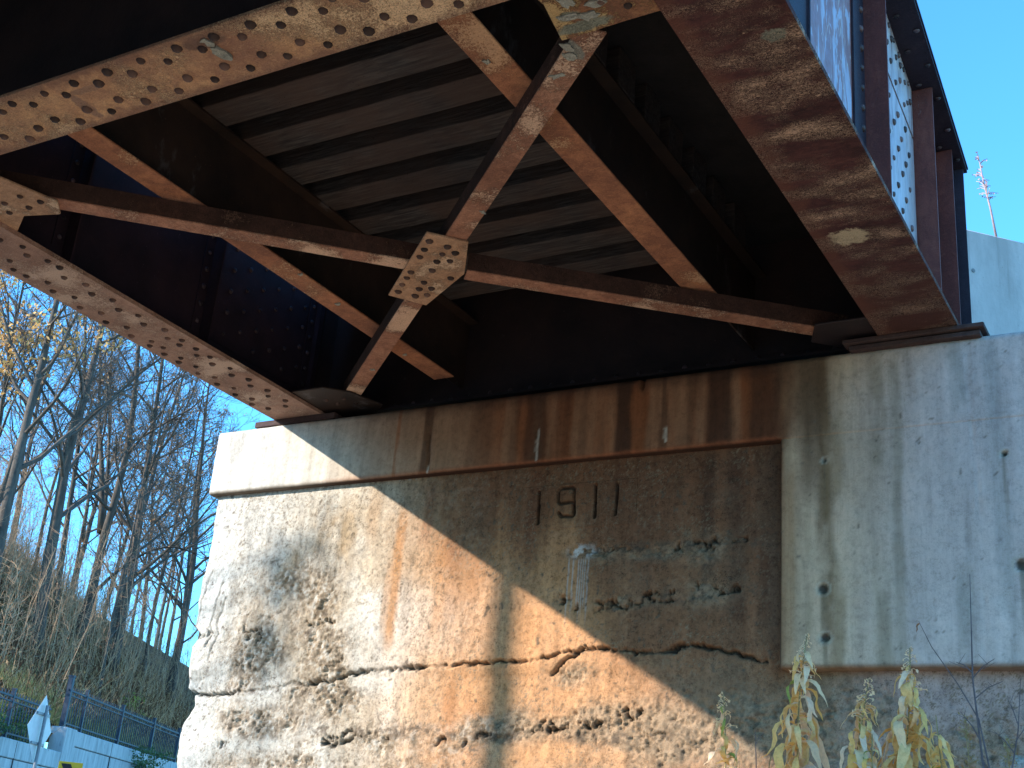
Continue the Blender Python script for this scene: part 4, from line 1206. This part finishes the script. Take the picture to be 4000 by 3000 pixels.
for (a, s, v, scl, turn, lab) in TREES:
    x, y, z = base_at(azv(a), s)
    t = thing('bare_tree' if v != 5 else 'golden_tree', (x, y, z), lab, 'tree', 'trees of the wood on the slope')
    t.rotation_euler = (0, 0, R(turn)); t.scale = (scl,) * 3
    for nm, me in zip(('trunk', 'branches', 'leaves'), VAR[v]):
        o = bpy.data.objects.new(nm, me); col.objects.link(o); o.parent = t
        if nm != 'trunk': o['kind'] = 'stuff'
# long arching limb low on the thick tree
x, y, z = base_at(azv(49.6), 6.2)
t = thing('bowed_sapling', (x, y, z), 'long dark sapling bowed over to the right in an arch in front of the trunks', 'tree')
pts = []
for i in range(13):
    f = i / 12
    pts.append((x + 4.6 * f * (.72), y + 4.6 * f * (.69), z + 1.0 + 3.6 * math.sin(f * 2.05) ** .8 if i else z + .2))
pts = [Vector(p) for p in pts]
b = MB().tube(pts, [.085 * (1 - .8 * i / 12) for i in range(13)], 6); r = random.Random(5)
for i in range(3, 13):
    for k in range(2):
        d = Vector((r.gauss(.5, .4), r.gauss(.5, .4), r.gauss(.3, .5)))
        b.tube([pts[i], pts[i] + d * .5, pts[i] + d * 1.0 + Vector((0, 0, .1))], [.02, .014, .006], 3, cap=False)
b.build('trunk', M['bark2'], t)

# ---- undergrowth: dead stems over the whole slope, dry grass along the fence
M['stem'] = bark('dead_stems', (.28, .13, .06), (.85, .49, .25))
M['thicket'] = bark('thicket_stems', (.26, .15, .09), (.58, .38, .23))
M['stem_dark'] = bark('dark_brush', (.06, .026, .015), (.21, .10, .05))
for nm, mt, N, seed in (('undergrowth', M['stem'], 3300, 1), ('dark_undergrowth', M['stem_dark'], 7000, 2)):
    r = random.Random(seed); b = MB()
    for i in range(N):
        s = r.uniform(.7, 15) if r.random() < .85 else r.uniform(.5, 5); t_ = r.uniform(-9, 26)
        x, y, z = WP(s, t_, 0)
        z = 2.15 + (.7 if t_ > -.8 else 0) + (.40 + .027 * min(max(t_, -2), 12)) * min(s, 13.5) - .25
        h = r.uniform(.4, 1.7) * (1.0 if seed == 1 else .8)
        d = Vector((r.gauss(.0, .42), r.gauss(.0, .42), 1)) * h
        wv = Vector((r.gauss(0, .12), r.gauss(0, .12), 0)) * h
        p = Vector((x, y, z)); rr = r.uniform(.006, .017)
        b.tube([p, p + d * .5 + wv, p + d], [rr, rr * .8, rr * .4], 3, cap=False)
        if r.random() < .5:
            q = p + d * .5 + wv; e = Vector((r.gauss(0, .4), r.gauss(0, .4), .5)) * h * .5
            b.tube([q, q + e], [rr * .6, rr * .3], 3, cap=False)
    tag(b.build(nm, mt), kind='stuff')
r = random.Random(29); b = MB()
for i in range(1300):
    s = r.uniform(2, 22); t_ = r.uniform(-10, 30)
    x, y, z = WP(s, t_, 0)
    z = float(hillz(np.array([s]), np.array([t_]))[0]) - .2
    h = r.uniform(1.8, 6.0); d = Vector((r.gauss(.02, .10), r.gauss(.02, .10), 1)) * h
    p = Vector((x, y, z)); rr = r.uniform(.008, .020)
    wv = Vector((r.gauss(0, .05), r.gauss(0, .05), 0)) * h
    b.tube([p, p + d * .5 + wv, p + d], [rr, rr * .7, rr * .25], 3, cap=False)
    for k in range(9):
        f = r.uniform(.25, .95)
        q = p + d * f + wv * (1 - abs(2 * f - 1)); e = Vector((r.gauss(0, .5), r.gauss(0, .5), r.uniform(.3, 1))) * h * r.uniform(.10, .24)
        m_ = q + e * .5 + Vector((r.gauss(0, .05), r.gauss(0, .05), 0))
        b.tube([q, m_, q + e], [rr * .45, rr * .35, rr * .2], 3, cap=False)
        for j in range(2):
            b.tube([m_, m_ + Vector((r.gauss(0, .5), r.gauss(0, .5), r.uniform(0, .8))) * h * .09], [rr * .3, rr * .15], 3, cap=False)
for i in range(1500):
    s = r.uniform(9.5, 14.5); t_ = r.uniform(-10, 30)
    x, y, _ = WP(s, t_, 0)
    z = float(hillz(np.array([s]), np.array([t_]))[0]) - .1
    h = abs(r.gauss(.9, .5)) + .3
    p = Vector((x, y, z)); rr = r.uniform(.008, .018)
    for k in range(4):
        d = Vector((r.gauss(0, .45), r.gauss(0, .45), 1)) * h * r.uniform(.6, 1)
        b.tube([p, p + d * .5 + Vector((r.gauss(0, .06), r.gauss(0, .06), 0)), p + d], [rr, rr * .7, rr * .3], 3, cap=False)
tag(b.build('thicket', M['thicket']), kind='stuff')
r = random.Random(9); b = MB()
for i in range(9000):
    s = abs(r.gauss(0, 1.3)) + .4; t_ = r.uniform(-8, 14)
    x, y, _ = WP(s, t_, 0); z = 2.15 + (.7 if t_ > -.8 else 0) + .6 * s - .05
    h = r.uniform(.15, .55); a = r.uniform(0, 6.28); wv = r.uniform(.008, .016)
    dx, dy = math.cos(a) * wv, math.sin(a) * wv
    lx, ly = r.gauss(0, .12), r.gauss(0, .12)
    b.add([(x - dx, y - dy, z), (x + dx, y + dy, z), (x + lx, y + ly, z + h)], [(0, 1, 2)])
tag(b.build('dry_grass', leafm('dry_grass_blades', (.34, .26, .07), (.56, .42, .16))), kind='stuff')
r = random.Random(19); b = MB()
for i in range(14000):
    s = r.uniform(.5, 15); t_ = r.uniform(-9, 26)
    x, y, _ = WP(s, t_, 0); z = 2.15 + (.7 if t_ > -.8 else 0) + (.40 + .027 * min(max(t_, -2), 12)) * min(s, 13.5) + abs(r.gauss(0, .5)) - .1
    leaf_quads(b, [(x, y, z)], .13, r)
tag(b.build('leaf_litter', leafm('withered_leaves', (.32, .16, .07), (.62, .36, .16), .2)), kind='stuff')

def shrub(name, s, t_, rx, rz, N, mat, size, label, cat, zoff=0, seed=0, smin=None):
    r = random.Random(seed)
    p = WP(s, t_, 0); z0 = 2.15 + (.7 if t_ > -.8 else 0) + (.40 + .027 * min(max(t_, -2), 12)) * min(s, 13.5) + zoff
    o = thing(name, (p[0], p[1], z0), label, cat)
    b = MB(); tb = MB(); pts = []
    cl = [(r.gauss(0, rx * .5), r.gauss(0, rx * .25), r.uniform(0, rz)) for _ in range(9)]
    for i in range(N):
        c = cl[r.randrange(9)]
        a, bb, c2 = c[0] + r.gauss(0, rx * .16), c[1] + r.gauss(0, rx * .12), c[2] + r.gauss(0, rz * .14)
        q = Vector((p[0], p[1], z0)) + Vector((DD.x * a + NN.x * bb, DD.y * a + NN.y * bb, c2))
        pts.append(q)
    leaf_quads(b, pts, size, r).build('foliage', mat, o)['kind'] = 'stuff'
    for c in cl:
        q = Vector((p[0] + DD.x * c[0] + NN.x * c[1], p[1] + DD.y * c[0] + NN.y * c[1], z0 + c[2]))
        tb.tube([(p[0], p[1], z0 - .3), q * .5 + Vector((p[0], p[1], z0)) * .5, q], [.02, .012, .006], 3)
    tb.build('stem', M['bark2'], o)
shrub('shrub', 12.5, -6.5, 3.0, 1.6, 1500, M['leaf_olive'], .14, 'yellow-green shrub on the crest at the left edge', 'shrub', seed=1)
shrub('shrub', 13.0, 8.5, 2.2, 1.0, 900, M['leaf_olive'], .14, 'small bright yellow shrub on the crest behind the upper fence', 'shrub', seed=2)
shrub('ivy', .55, -2.6, 1.1, 1.1, 1300, M['ivy'], .10, 'dark green creeper climbing the end of the lower fence by the sign', 'creeper', seed=3, zoff=-.1)
shrub('ivy', .05, -5.2, 1.5, .35, 500, M['ivy'], .09, 'green creeper over the coping at the far left', 'creeper', seed=4, zoff=.2)
shrub('ivy', .0, 6.2, 1.8, .55, 1300, M['ivy'], .10, 'green creeper spilling over the upper coping near the abutment', 'creeper', seed=5, zoff=-.35)
shrub('shrub', 1.4, -3.2, 1.8, .7, 900, M['leaf_olive'], .10, 'yellowish grass clump behind the end of the lower fence', 'shrub', seed=6)
shrub('shrub', 2.2, 11.6, 1.3, .8, 500, M['leaf_olive'], .12, 'low green-yellow bush tucked against the abutment edge', 'shrub', seed=7)

# ---- road signs
M['sign_back'] = plain('sign_back_aluminium', (.42, .44, .46), (.56, .57, .58), 6, .45, .05, .5)
M['galv'] = plain('galvanised_post', (.16, .18, .20), (.25, .27, .29), 14, .5, .1, .5)
M['yellow'] = plain('yellow_sign_face', (.62, .38, .02), (.68, .43, .03), 5, .5, .02, .4)
M['black'] = plain('black_sign_ink', (.01, .01, .01), (.02, .02, .02), 5, .5, .02, .4)
def post_and(name, loc, label, cat='road sign'):
    return thing(name, loc, label, cat)
sx, sy, sz = -19.15, 16.07, 1.85
sg = thing('warning_sign', (sx, sy, -1.6), 'diamond road sign seen edge-on from behind, before the gap in the retaining wall', 'road sign')
vd = Vector((-.766, .643)); e = Vector((vd.x * math.cos(R(-21)) - vd.y * math.sin(R(-21)), vd.x * math.sin(R(-21)) + vd.y * math.cos(R(-21))))
nrm = Vector((-e.y, e.x))
if nrm.dot(vd) < 0: nrm = -nrm
def sp(a, h, d): return (sx + e.x * a + nrm.x * d, sy + e.y * a + nrm.y * d, sz + h)
hd = .60
c_ = [(0, hd), (.03, hd - .03), (hd - .0, 0.02), (hd, -.02), (.03, -hd + .03), (0, -hd), (-hd, 0)]
c_ = [(0, hd), (hd, 0), (0, -hd), (-hd, 0)]
pb = MB()
pb.add([sp(a, h, 0) for a, h in c_] + [sp(a, h, .004) for a, h in c_], [(0, 1, 2, 3), (7, 6, 5, 4)] + [(i, i + 4, (i + 1) % 4 + 4, (i + 1) % 4) for i in range(4)])
pb.build('sign_plate', M['sign_back'], sg)
for h in (.26, -.26):
    MB().add([sp(a, h + k, d) for d in (-.03, -.001) for (a, k) in ((-.3, -.022), (.3, -.022), (.3, .022), (-.3, .022))],
             [(0, 1, 2, 3), (7, 6, 5, 4), (0, 4, 5, 1), (1, 5, 6, 2), (2, 6, 7, 3), (3, 7, 4, 0)]).build('bracket', M['galv'], sg)
MB().tube([(sx - nrm.x * .06, sy - nrm.y * .06, -1.6), (sx - nrm.x * .06, sy - nrm.y * .06, sz + .42)], .032, 8).build('post', M['galv'], sg)
yx, yy, yt = -13.48, 11.93, .965
ys_ = thing('arrow_sign', (yx, yy, -1.6), 'yellow road sign whose top edge and black mark just enter the frame at bottom left', 'road sign')
pr = Vector((.662, .749)); 
def yp(a, h, d): return (yx + pr.x * a + .749 * d, yy + pr.y * a - .662 * d, yt + h)
def ybox(a0, a1, h0, h1, d0, d1):
    return MB().add([yp(a, h, d) for d in (d0, d1) for (a, h) in ((a0, h0), (a1, h0), (a1, h1), (a0, h1))], [(0, 1, 2, 3), (7, 6, 5, 4), (0, 4, 5, 1), (1, 5, 6, 2), (2, 6, 7, 3), (3, 7, 4, 0)])
ybox(-.15, .15, -.6, 0, 0, .004).build('sign_plate', M['yellow'], ys_, bevel=.001)
MB().add([yp(a, h, .006) for a, h in ((-.12, -.025), (.0, -.025), (.09, -.2), (-.0, -.375), (-.12, -.375), (-.03, -.2))], [(0, 1, 2, 3, 4, 5)]).build('chevron', M['black'], ys_)
MB().tube([(yx - .749 * .04, yy + .662 * .04, -1.6), (yx - .749 * .04, yy + .662 * .04, yt - .1)], .025, 8).build('post', M['galv'], ys_)

# ================================================================== PLANTS BY THE ABUTMENT
def leafmat(name, a, b):
    n = NT(name, .6, .3)
    oi = n.t.nodes.new('ShaderNodeObjectInfo')
    mixed = n.mix(oi.outputs['Random'], a, b)
    c = n.mix(n.ramp(n.noise(60, 4, .7), [(.45, 0.0), (.7, .5)]), mixed, tuple(v * .5 for v in a))
    n.color(c)
    ts_ = n.t.nodes.new('ShaderNodeBsdfTranslucent'); n.link(c, ts_.inputs['Color'])
    mx = n.t.nodes.new('ShaderNodeMixShader'); mx.inputs[0].default_value = .3
    n.link(n.b.outputs[0], mx.inputs[1]); n.link(ts_.outputs[0], mx.inputs[2])
    n.link(mx.outputs[0], n.t.nodes['Material Output'].inputs['Surface'])
    return n.m
M['wl_yellow'] = leafmat('wilted_yellow_leaf', (.90, .54, .16), (.90, .66, .32))
M['wl_cream'] = leafmat('bleached_leaf', (.92, .70, .50), (.92, .66, .36))
M['wl_green'] = leafmat('green_leaf', (.22, .34, .07), (.42, .42, .10))
M['weed_stem'] = plain('weed_stem', (.22, .15, .07), (.40, .30, .13), 30, .8, .1)
M['dry_twig'] = plain('dry_twig', (.075, .062, .070), (.16, .14, .15), 20, .85, .1)
def leaf_mesh(seed, mat):
    r = random.Random(seed)
    n = 8; vs = []; fs = []
    p = Vector((0, 0, 0)); ang = R(r.uniform(-5, 35)); curl = r.uniform(16, 30); w = r.uniform(.13, .21)
    tw = 0
    for i in range(n + 1):
        f = i / n
        wd = w * math.sin(math.pi * min(f * .93 + .05, 1)) ** .75 * .5
        tw += r.gauss(.05, .22)
        sd = Vector((math.sin(tw) * .5 * math.sin(ang), math.cos(tw), math.sin(tw) * math.cos(ang)))
        md = p + Vector((0, 0, -.25 * wd))
        vs += [p - sd * wd + Vector((0, 0, .3 * wd)), md, p + sd * wd + Vector((0, 0, .3 * wd))]
        p = p + Vector((math.cos(ang), 0, math.sin(ang))) / n
        ang -= R(curl * (1.25 if f < .5 else .6 if r.random() < .5 else -.9))
    for i in range(n):
        fs += [(i * 3, i * 3 + 1, i * 3 + 4, i * 3 + 3), (i * 3 + 1, i * 3 + 2, i * 3 + 5, i * 3 + 4)]
    return MB().add(vs, fs).mesh('leaf', mat, smooth=True)
LM = {k: [leaf_mesh(100 * j + i, M[k]) for i in range(6)] for j, k in enumerate(('wl_yellow', 'wl_cream', 'wl_green'))}
def weed(base, top, label, n, zlow, mix, L=.125, seed=0, tuft=True, name='goldenrod'):
    r = random.Random(seed)
    o = thing(name, base, label, 'weed')
    bs = Vector(base); tp = Vector(top)
    def at(f): 
        p = bs.lerp(tp, f); return p + Vector((.03 * math.sin(f * 5 + seed), .02 * math.sin(f * 7), 0))
    MB().tube([at(i / 12) for i in range(13)], [.0075 - .0055 * i / 12 for i in range(13)], 6).build('stem', M['weed_stem'], o, smooth=True)
    f0 = (zlow - bs.z) / (tp.z - bs.z)
    for i in range(n):
        f = f0 + (.95 - f0) * (i + r.random()) / n
        q = (1 - f) / (1 - f0)
        sc_ = L * 1.85 * (.30 + .75 * min(1, q * 1.6)) * r.uniform(.75, 1.2)
        k = r.choices(('wl_yellow', 'wl_cream', 'wl_green'), mix)[0]
        place('leaf', LM[k][r.randrange(6)], o, at(f), (r.gauss(0, .25), r.gauss(.05, .2), r.uniform(0, 6.283)), sc_)
    if tuft:
        b = MB()
        for i in range(26):
            f = 1 - .13 * (i / 26) ** 1.0
            p = at(f); a = r.uniform(0, 6.28); l_ = .012 + .045 * (1 - f) / .13 * r.uniform(.5, 1.2)
            e_ = p + Vector((math.cos(a) * l_, math.sin(a) * l_, l_ * .2 - .004))
            b.tube([p, p * .5 + e_ * .5 + Vector((0, 0, .008)), e_], [.0018, .0016, .0012], 3)
            leaf_quads(b, [e_, e_ + Vector((0, 0, -.005))], .016, r)
        b.build('seed_head', M['wl_cream'], o)
    return o
gz = lambda x, y: float(ground_z(np.array([x]), np.array([y]))[0])
def W(x, y, top, dx, *a, **k):
    return weed((x, y, gz(x, y) - .02), (x + dx, y, top), *a, **k)
W(-1.575, 5.0, 1.03, .03, 'tallest wilted yellow weed with drooping leaves, in front of the corner of the grey panel', 80, .22, (5, 6, .1), seed=1, L=.135)
W(-1.36, 4.95, .84, .045, 'middle wilted yellow weed between the two taller ones', 80, .22, (6, 4, .5), seed=2, L=.13)
W(-1.165, 5.0, .97, -.01, 'wilted yellow weed furthest right, its leaves partly green', 84, .22, (7, 3, .5), seed=3, L=.13)
W(-1.90, 5.05, .80, -.04, 'small pale seedy weed standing in the edge of the sunlight', 26, .35, (3, 4, 1), seed=4, L=.085)
W(-1.06, 4.9, .70, .04, 'short bushy yellow weed at the foot of the furthest right one', 50, .2, (9, 1, 1), seed=5, L=.10, tuft=False)
W(-1.26, 4.85, .62, .03, 'low yellow-green weed filling the gap below the two right-hand weeds', 44, .15, (8, 2, 1), seed=6, L=.10, tuft=False)
W(-1.72, 5.1, .56, .0, 'short pale weed at the foot of the tallest one', 24, .2, (3, 6, 1), seed=7, L=.10, tuft=False)
def twig(name, pts, r0, label, side, seed):
    r = random.Random(seed)
    o = thing(name, pts[0], label, 'twig')
    P = [Vector(p) for p in pts]; n = len(P) - 1
    b = MB().tube(P, [r0 * (1 - .8 * i / n) for i in range(n + 1)], 5)
    for (f, d, L) in side:
        k = min(int(f * n), n - 1); p = P[k].lerp(P[k + 1], f * n - k)
        d = Vector(d).normalized()
        b.tube([p, p + d * L * .5 + Vector((0, 0, .01)), p + d * L], [r0 * .45, r0 * .35, r0 * .2], 4)
        for q in range(3):
            e_ = p + d * L * r.uniform(.4, 1); v_ = Vector((r.gauss(0, .5), r.gauss(0, .3), r.uniform(.2, 1))) * .05
            b.tube([e_, e_ + v_], [r0 * .2, r0 * .12], 3)
    b.build('stem', M['dry_twig'], o)
    return o
twig('dead_stem', [(-.86, 5.0, gz(-.86, 5.0)), (-.87, 5.0, .3), (-.895, 5.0, .55), (-.915, 5.0, .85), (-.91, 5.0, 1.05), (-.905, 5.0, 1.25)], .0065,
     'dark straight dead stem in front of the pale right part of the wall', [(.60, (.8, 0, .7), .11), (.62, (-.7, 0, .5), .07), (.55, (.8, 0, .5), .12), (.45, (-.5, 0, .8), .10), (.40, (.6, 0, -.9), .18)], 1)
tw2 = twig('dead_stem', [(-.80, 5.0, gz(-.8, 5.0)), (-.86, 5.0, .45), (-.90, 5.0, .70), (-.97, 5.0, .83), (-1.06, 5.0, .97), (-1.105, 5.0, 1.07)], .0045,
     'thin slanting dead stem ending in one curled brown leaf', [], 2)
place('leaf', leaf_mesh(5, leafmat('brown_leaf', (.30, .13, .07), (.34, .16, .08))), tw2, (-1.10, 5.0, 1.06), (.3, .2, 2.6), .05)
twig('dead_stem', [(-.82, 5.0, gz(-.82, 5.0)), (-.80, 5.0, .5), (-.765, 5.0, .66), (-.745, 5.0, .85)], .005,
     'dead stem at the right edge of the picture', [(.6, (.7, 0, .8), .12), (.5, (-.6, 0, .7), .10), (.7, (-.3, 0, .9), .1)], 3)
twig('dead_stem', [(-1.80, 5.1, gz(-1.8, 5.1)), (-1.79, 5.1, .4), (-1.795, 5.1, .56), (-1.80, 5.1, .66)], .004, 'short bluish twig beside the small seedy weed', [(.8, (.5, 0, .8), .05)], 4)
# dried seedy stalks on the far right, in front of the old wall
r = random.Random(77)
for i, (x, y, tp, lab) in enumerate(((-.98, 5.2, .74, 'feathery dry stalk between the thin stems at lower right'), (-.84, 5.25, .66, 'feathery dry stalk nearest the right picture edge'))):
    o = thing('dry_stalk', (x, y, gz(x, y)), lab, 'weed')
    b = MB().tube([(x, y, gz(x, y)), (x + .01, y, .4), (x - .01, y, tp)], [.004, .003, .0015], 4)
    for k in range(120):
        z = r.uniform(.40, tp); a = r.uniform(0, 6.28); l_ = r.uniform(.01, .04)
        p = Vector((x, y, z)); q = p + Vector((math.cos(a) * l_, math.sin(a) * l_, r.uniform(.0, .02)))
        b.tube([p, q], [.001, .0008], 3, cap=False); leaf_quads(b, [q], .014, r)
    b.build('stalk', M['weed_stem'], o)

# ---- wiry shoot on top of the wing wall
r = random.Random(31)
o = thing('wiry_shoot', (-1.27, 8.75, 4.74), 'reddish wiry shoot standing on the wing wall against the sky', 'sapling')
P = [Vector(p) for p in ((-1.27, 8.75, 4.70), (-1.295, 8.72, 4.95), (-1.325, 8.68, 5.15), (-1.345, 8.65, 5.37))]
b = MB().tube(P, [.010, .008, .006, .003], 5); b.build('stem', plain('reddish_twig', (.30, .20, .20), (.42, .32, .32), 20, .8, .1), o, smooth=True)
b = MB()
for i in range(34):
    f = r.uniform(.42, 1); k = min(int(f * 3), 2); p = P[k].lerp(P[k + 1], f * 3 - k)
    a = r.uniform(0, 6.28); L = r.uniform(.04, .13) * (1.2 - .6 * f)
    d = Vector((math.cos(a) * .8, math.sin(a) * .8, r.uniform(.1, .9)))
    q = p + d * L
    b.tube([p, p.lerp(q, .5) + Vector((0, 0, .012)), q], [.004, .003, .002], 3)
    leaf_quads(b, [q, p.lerp(q, .6)], .022, r)
b.build('twigs', bpy.data.materials['reddish_twig'], o)

# ---- the two trees behind the viewer whose shadows fall on the wall
t1 = thing('shade_tree', (-13.15, -3.7, -1.6), 'slender tree beside the road behind the viewer, casting the vertical shadow on the wall', 'tree')
b = MB().tube([(-13.15, -3.7, -1.6), (-13.12, -3.7, 3), (-13.17, -3.7, 7), (-13.1, -3.7, 11)], [.13, .10, .085, .03], 8)
r = random.Random(3)
for i in range(10):
    z = r.uniform(7.6, 10.5); a = r.uniform(0, 6.28)
    b.tube([(-13.12, -3.7, z), (-13.12 + math.cos(a) * .6, -3.7 + math.sin(a) * .6, z + .7), (-13.1 + math.cos(a), -3.7 + math.sin(a), z + 1.6)], [.03, .02, .008], 4)
b.build('trunk', M['bark2'], t1)
t2 = thing('shade_tree', (-16.6, -3.6, -1.6), 'tree beside the road behind the viewer, its last leaf clumps casting round shadows', 'tree')
b = MB().tube([(-16.6, -3.6, -1.6), (-16.5, -3.6, 4), (-16.4, -3.6, 9.5)], [.16, .12, .04], 8)
lb = MB(); r = random.Random(8)
for (cx, cz, rr, n_) in ((-14.86, 7.62, .16, 240), (-14.95, 7.10, .15, 240), (-14.60, 7.85, .12, 60), (-14.9, 6.55, .10, 40)):
    b.tube([(-16.5, -3.6, cz - 1.2), (-15.7, -3.6, cz - .3), (cx, -3.6, cz)], [.03, .02, .01], 4)
    leaf_quads(lb, [(cx + r.gauss(0, rr * .75), -3.6 + r.gauss(0, rr * .5), cz + r.gauss(0, rr * .9)) for _ in range(n_)], .07, r)
b.build('trunk', M['bark2'], t2)
lb.build('leaves', M['leaf_rust'], t2)['kind'] = 'stuff'
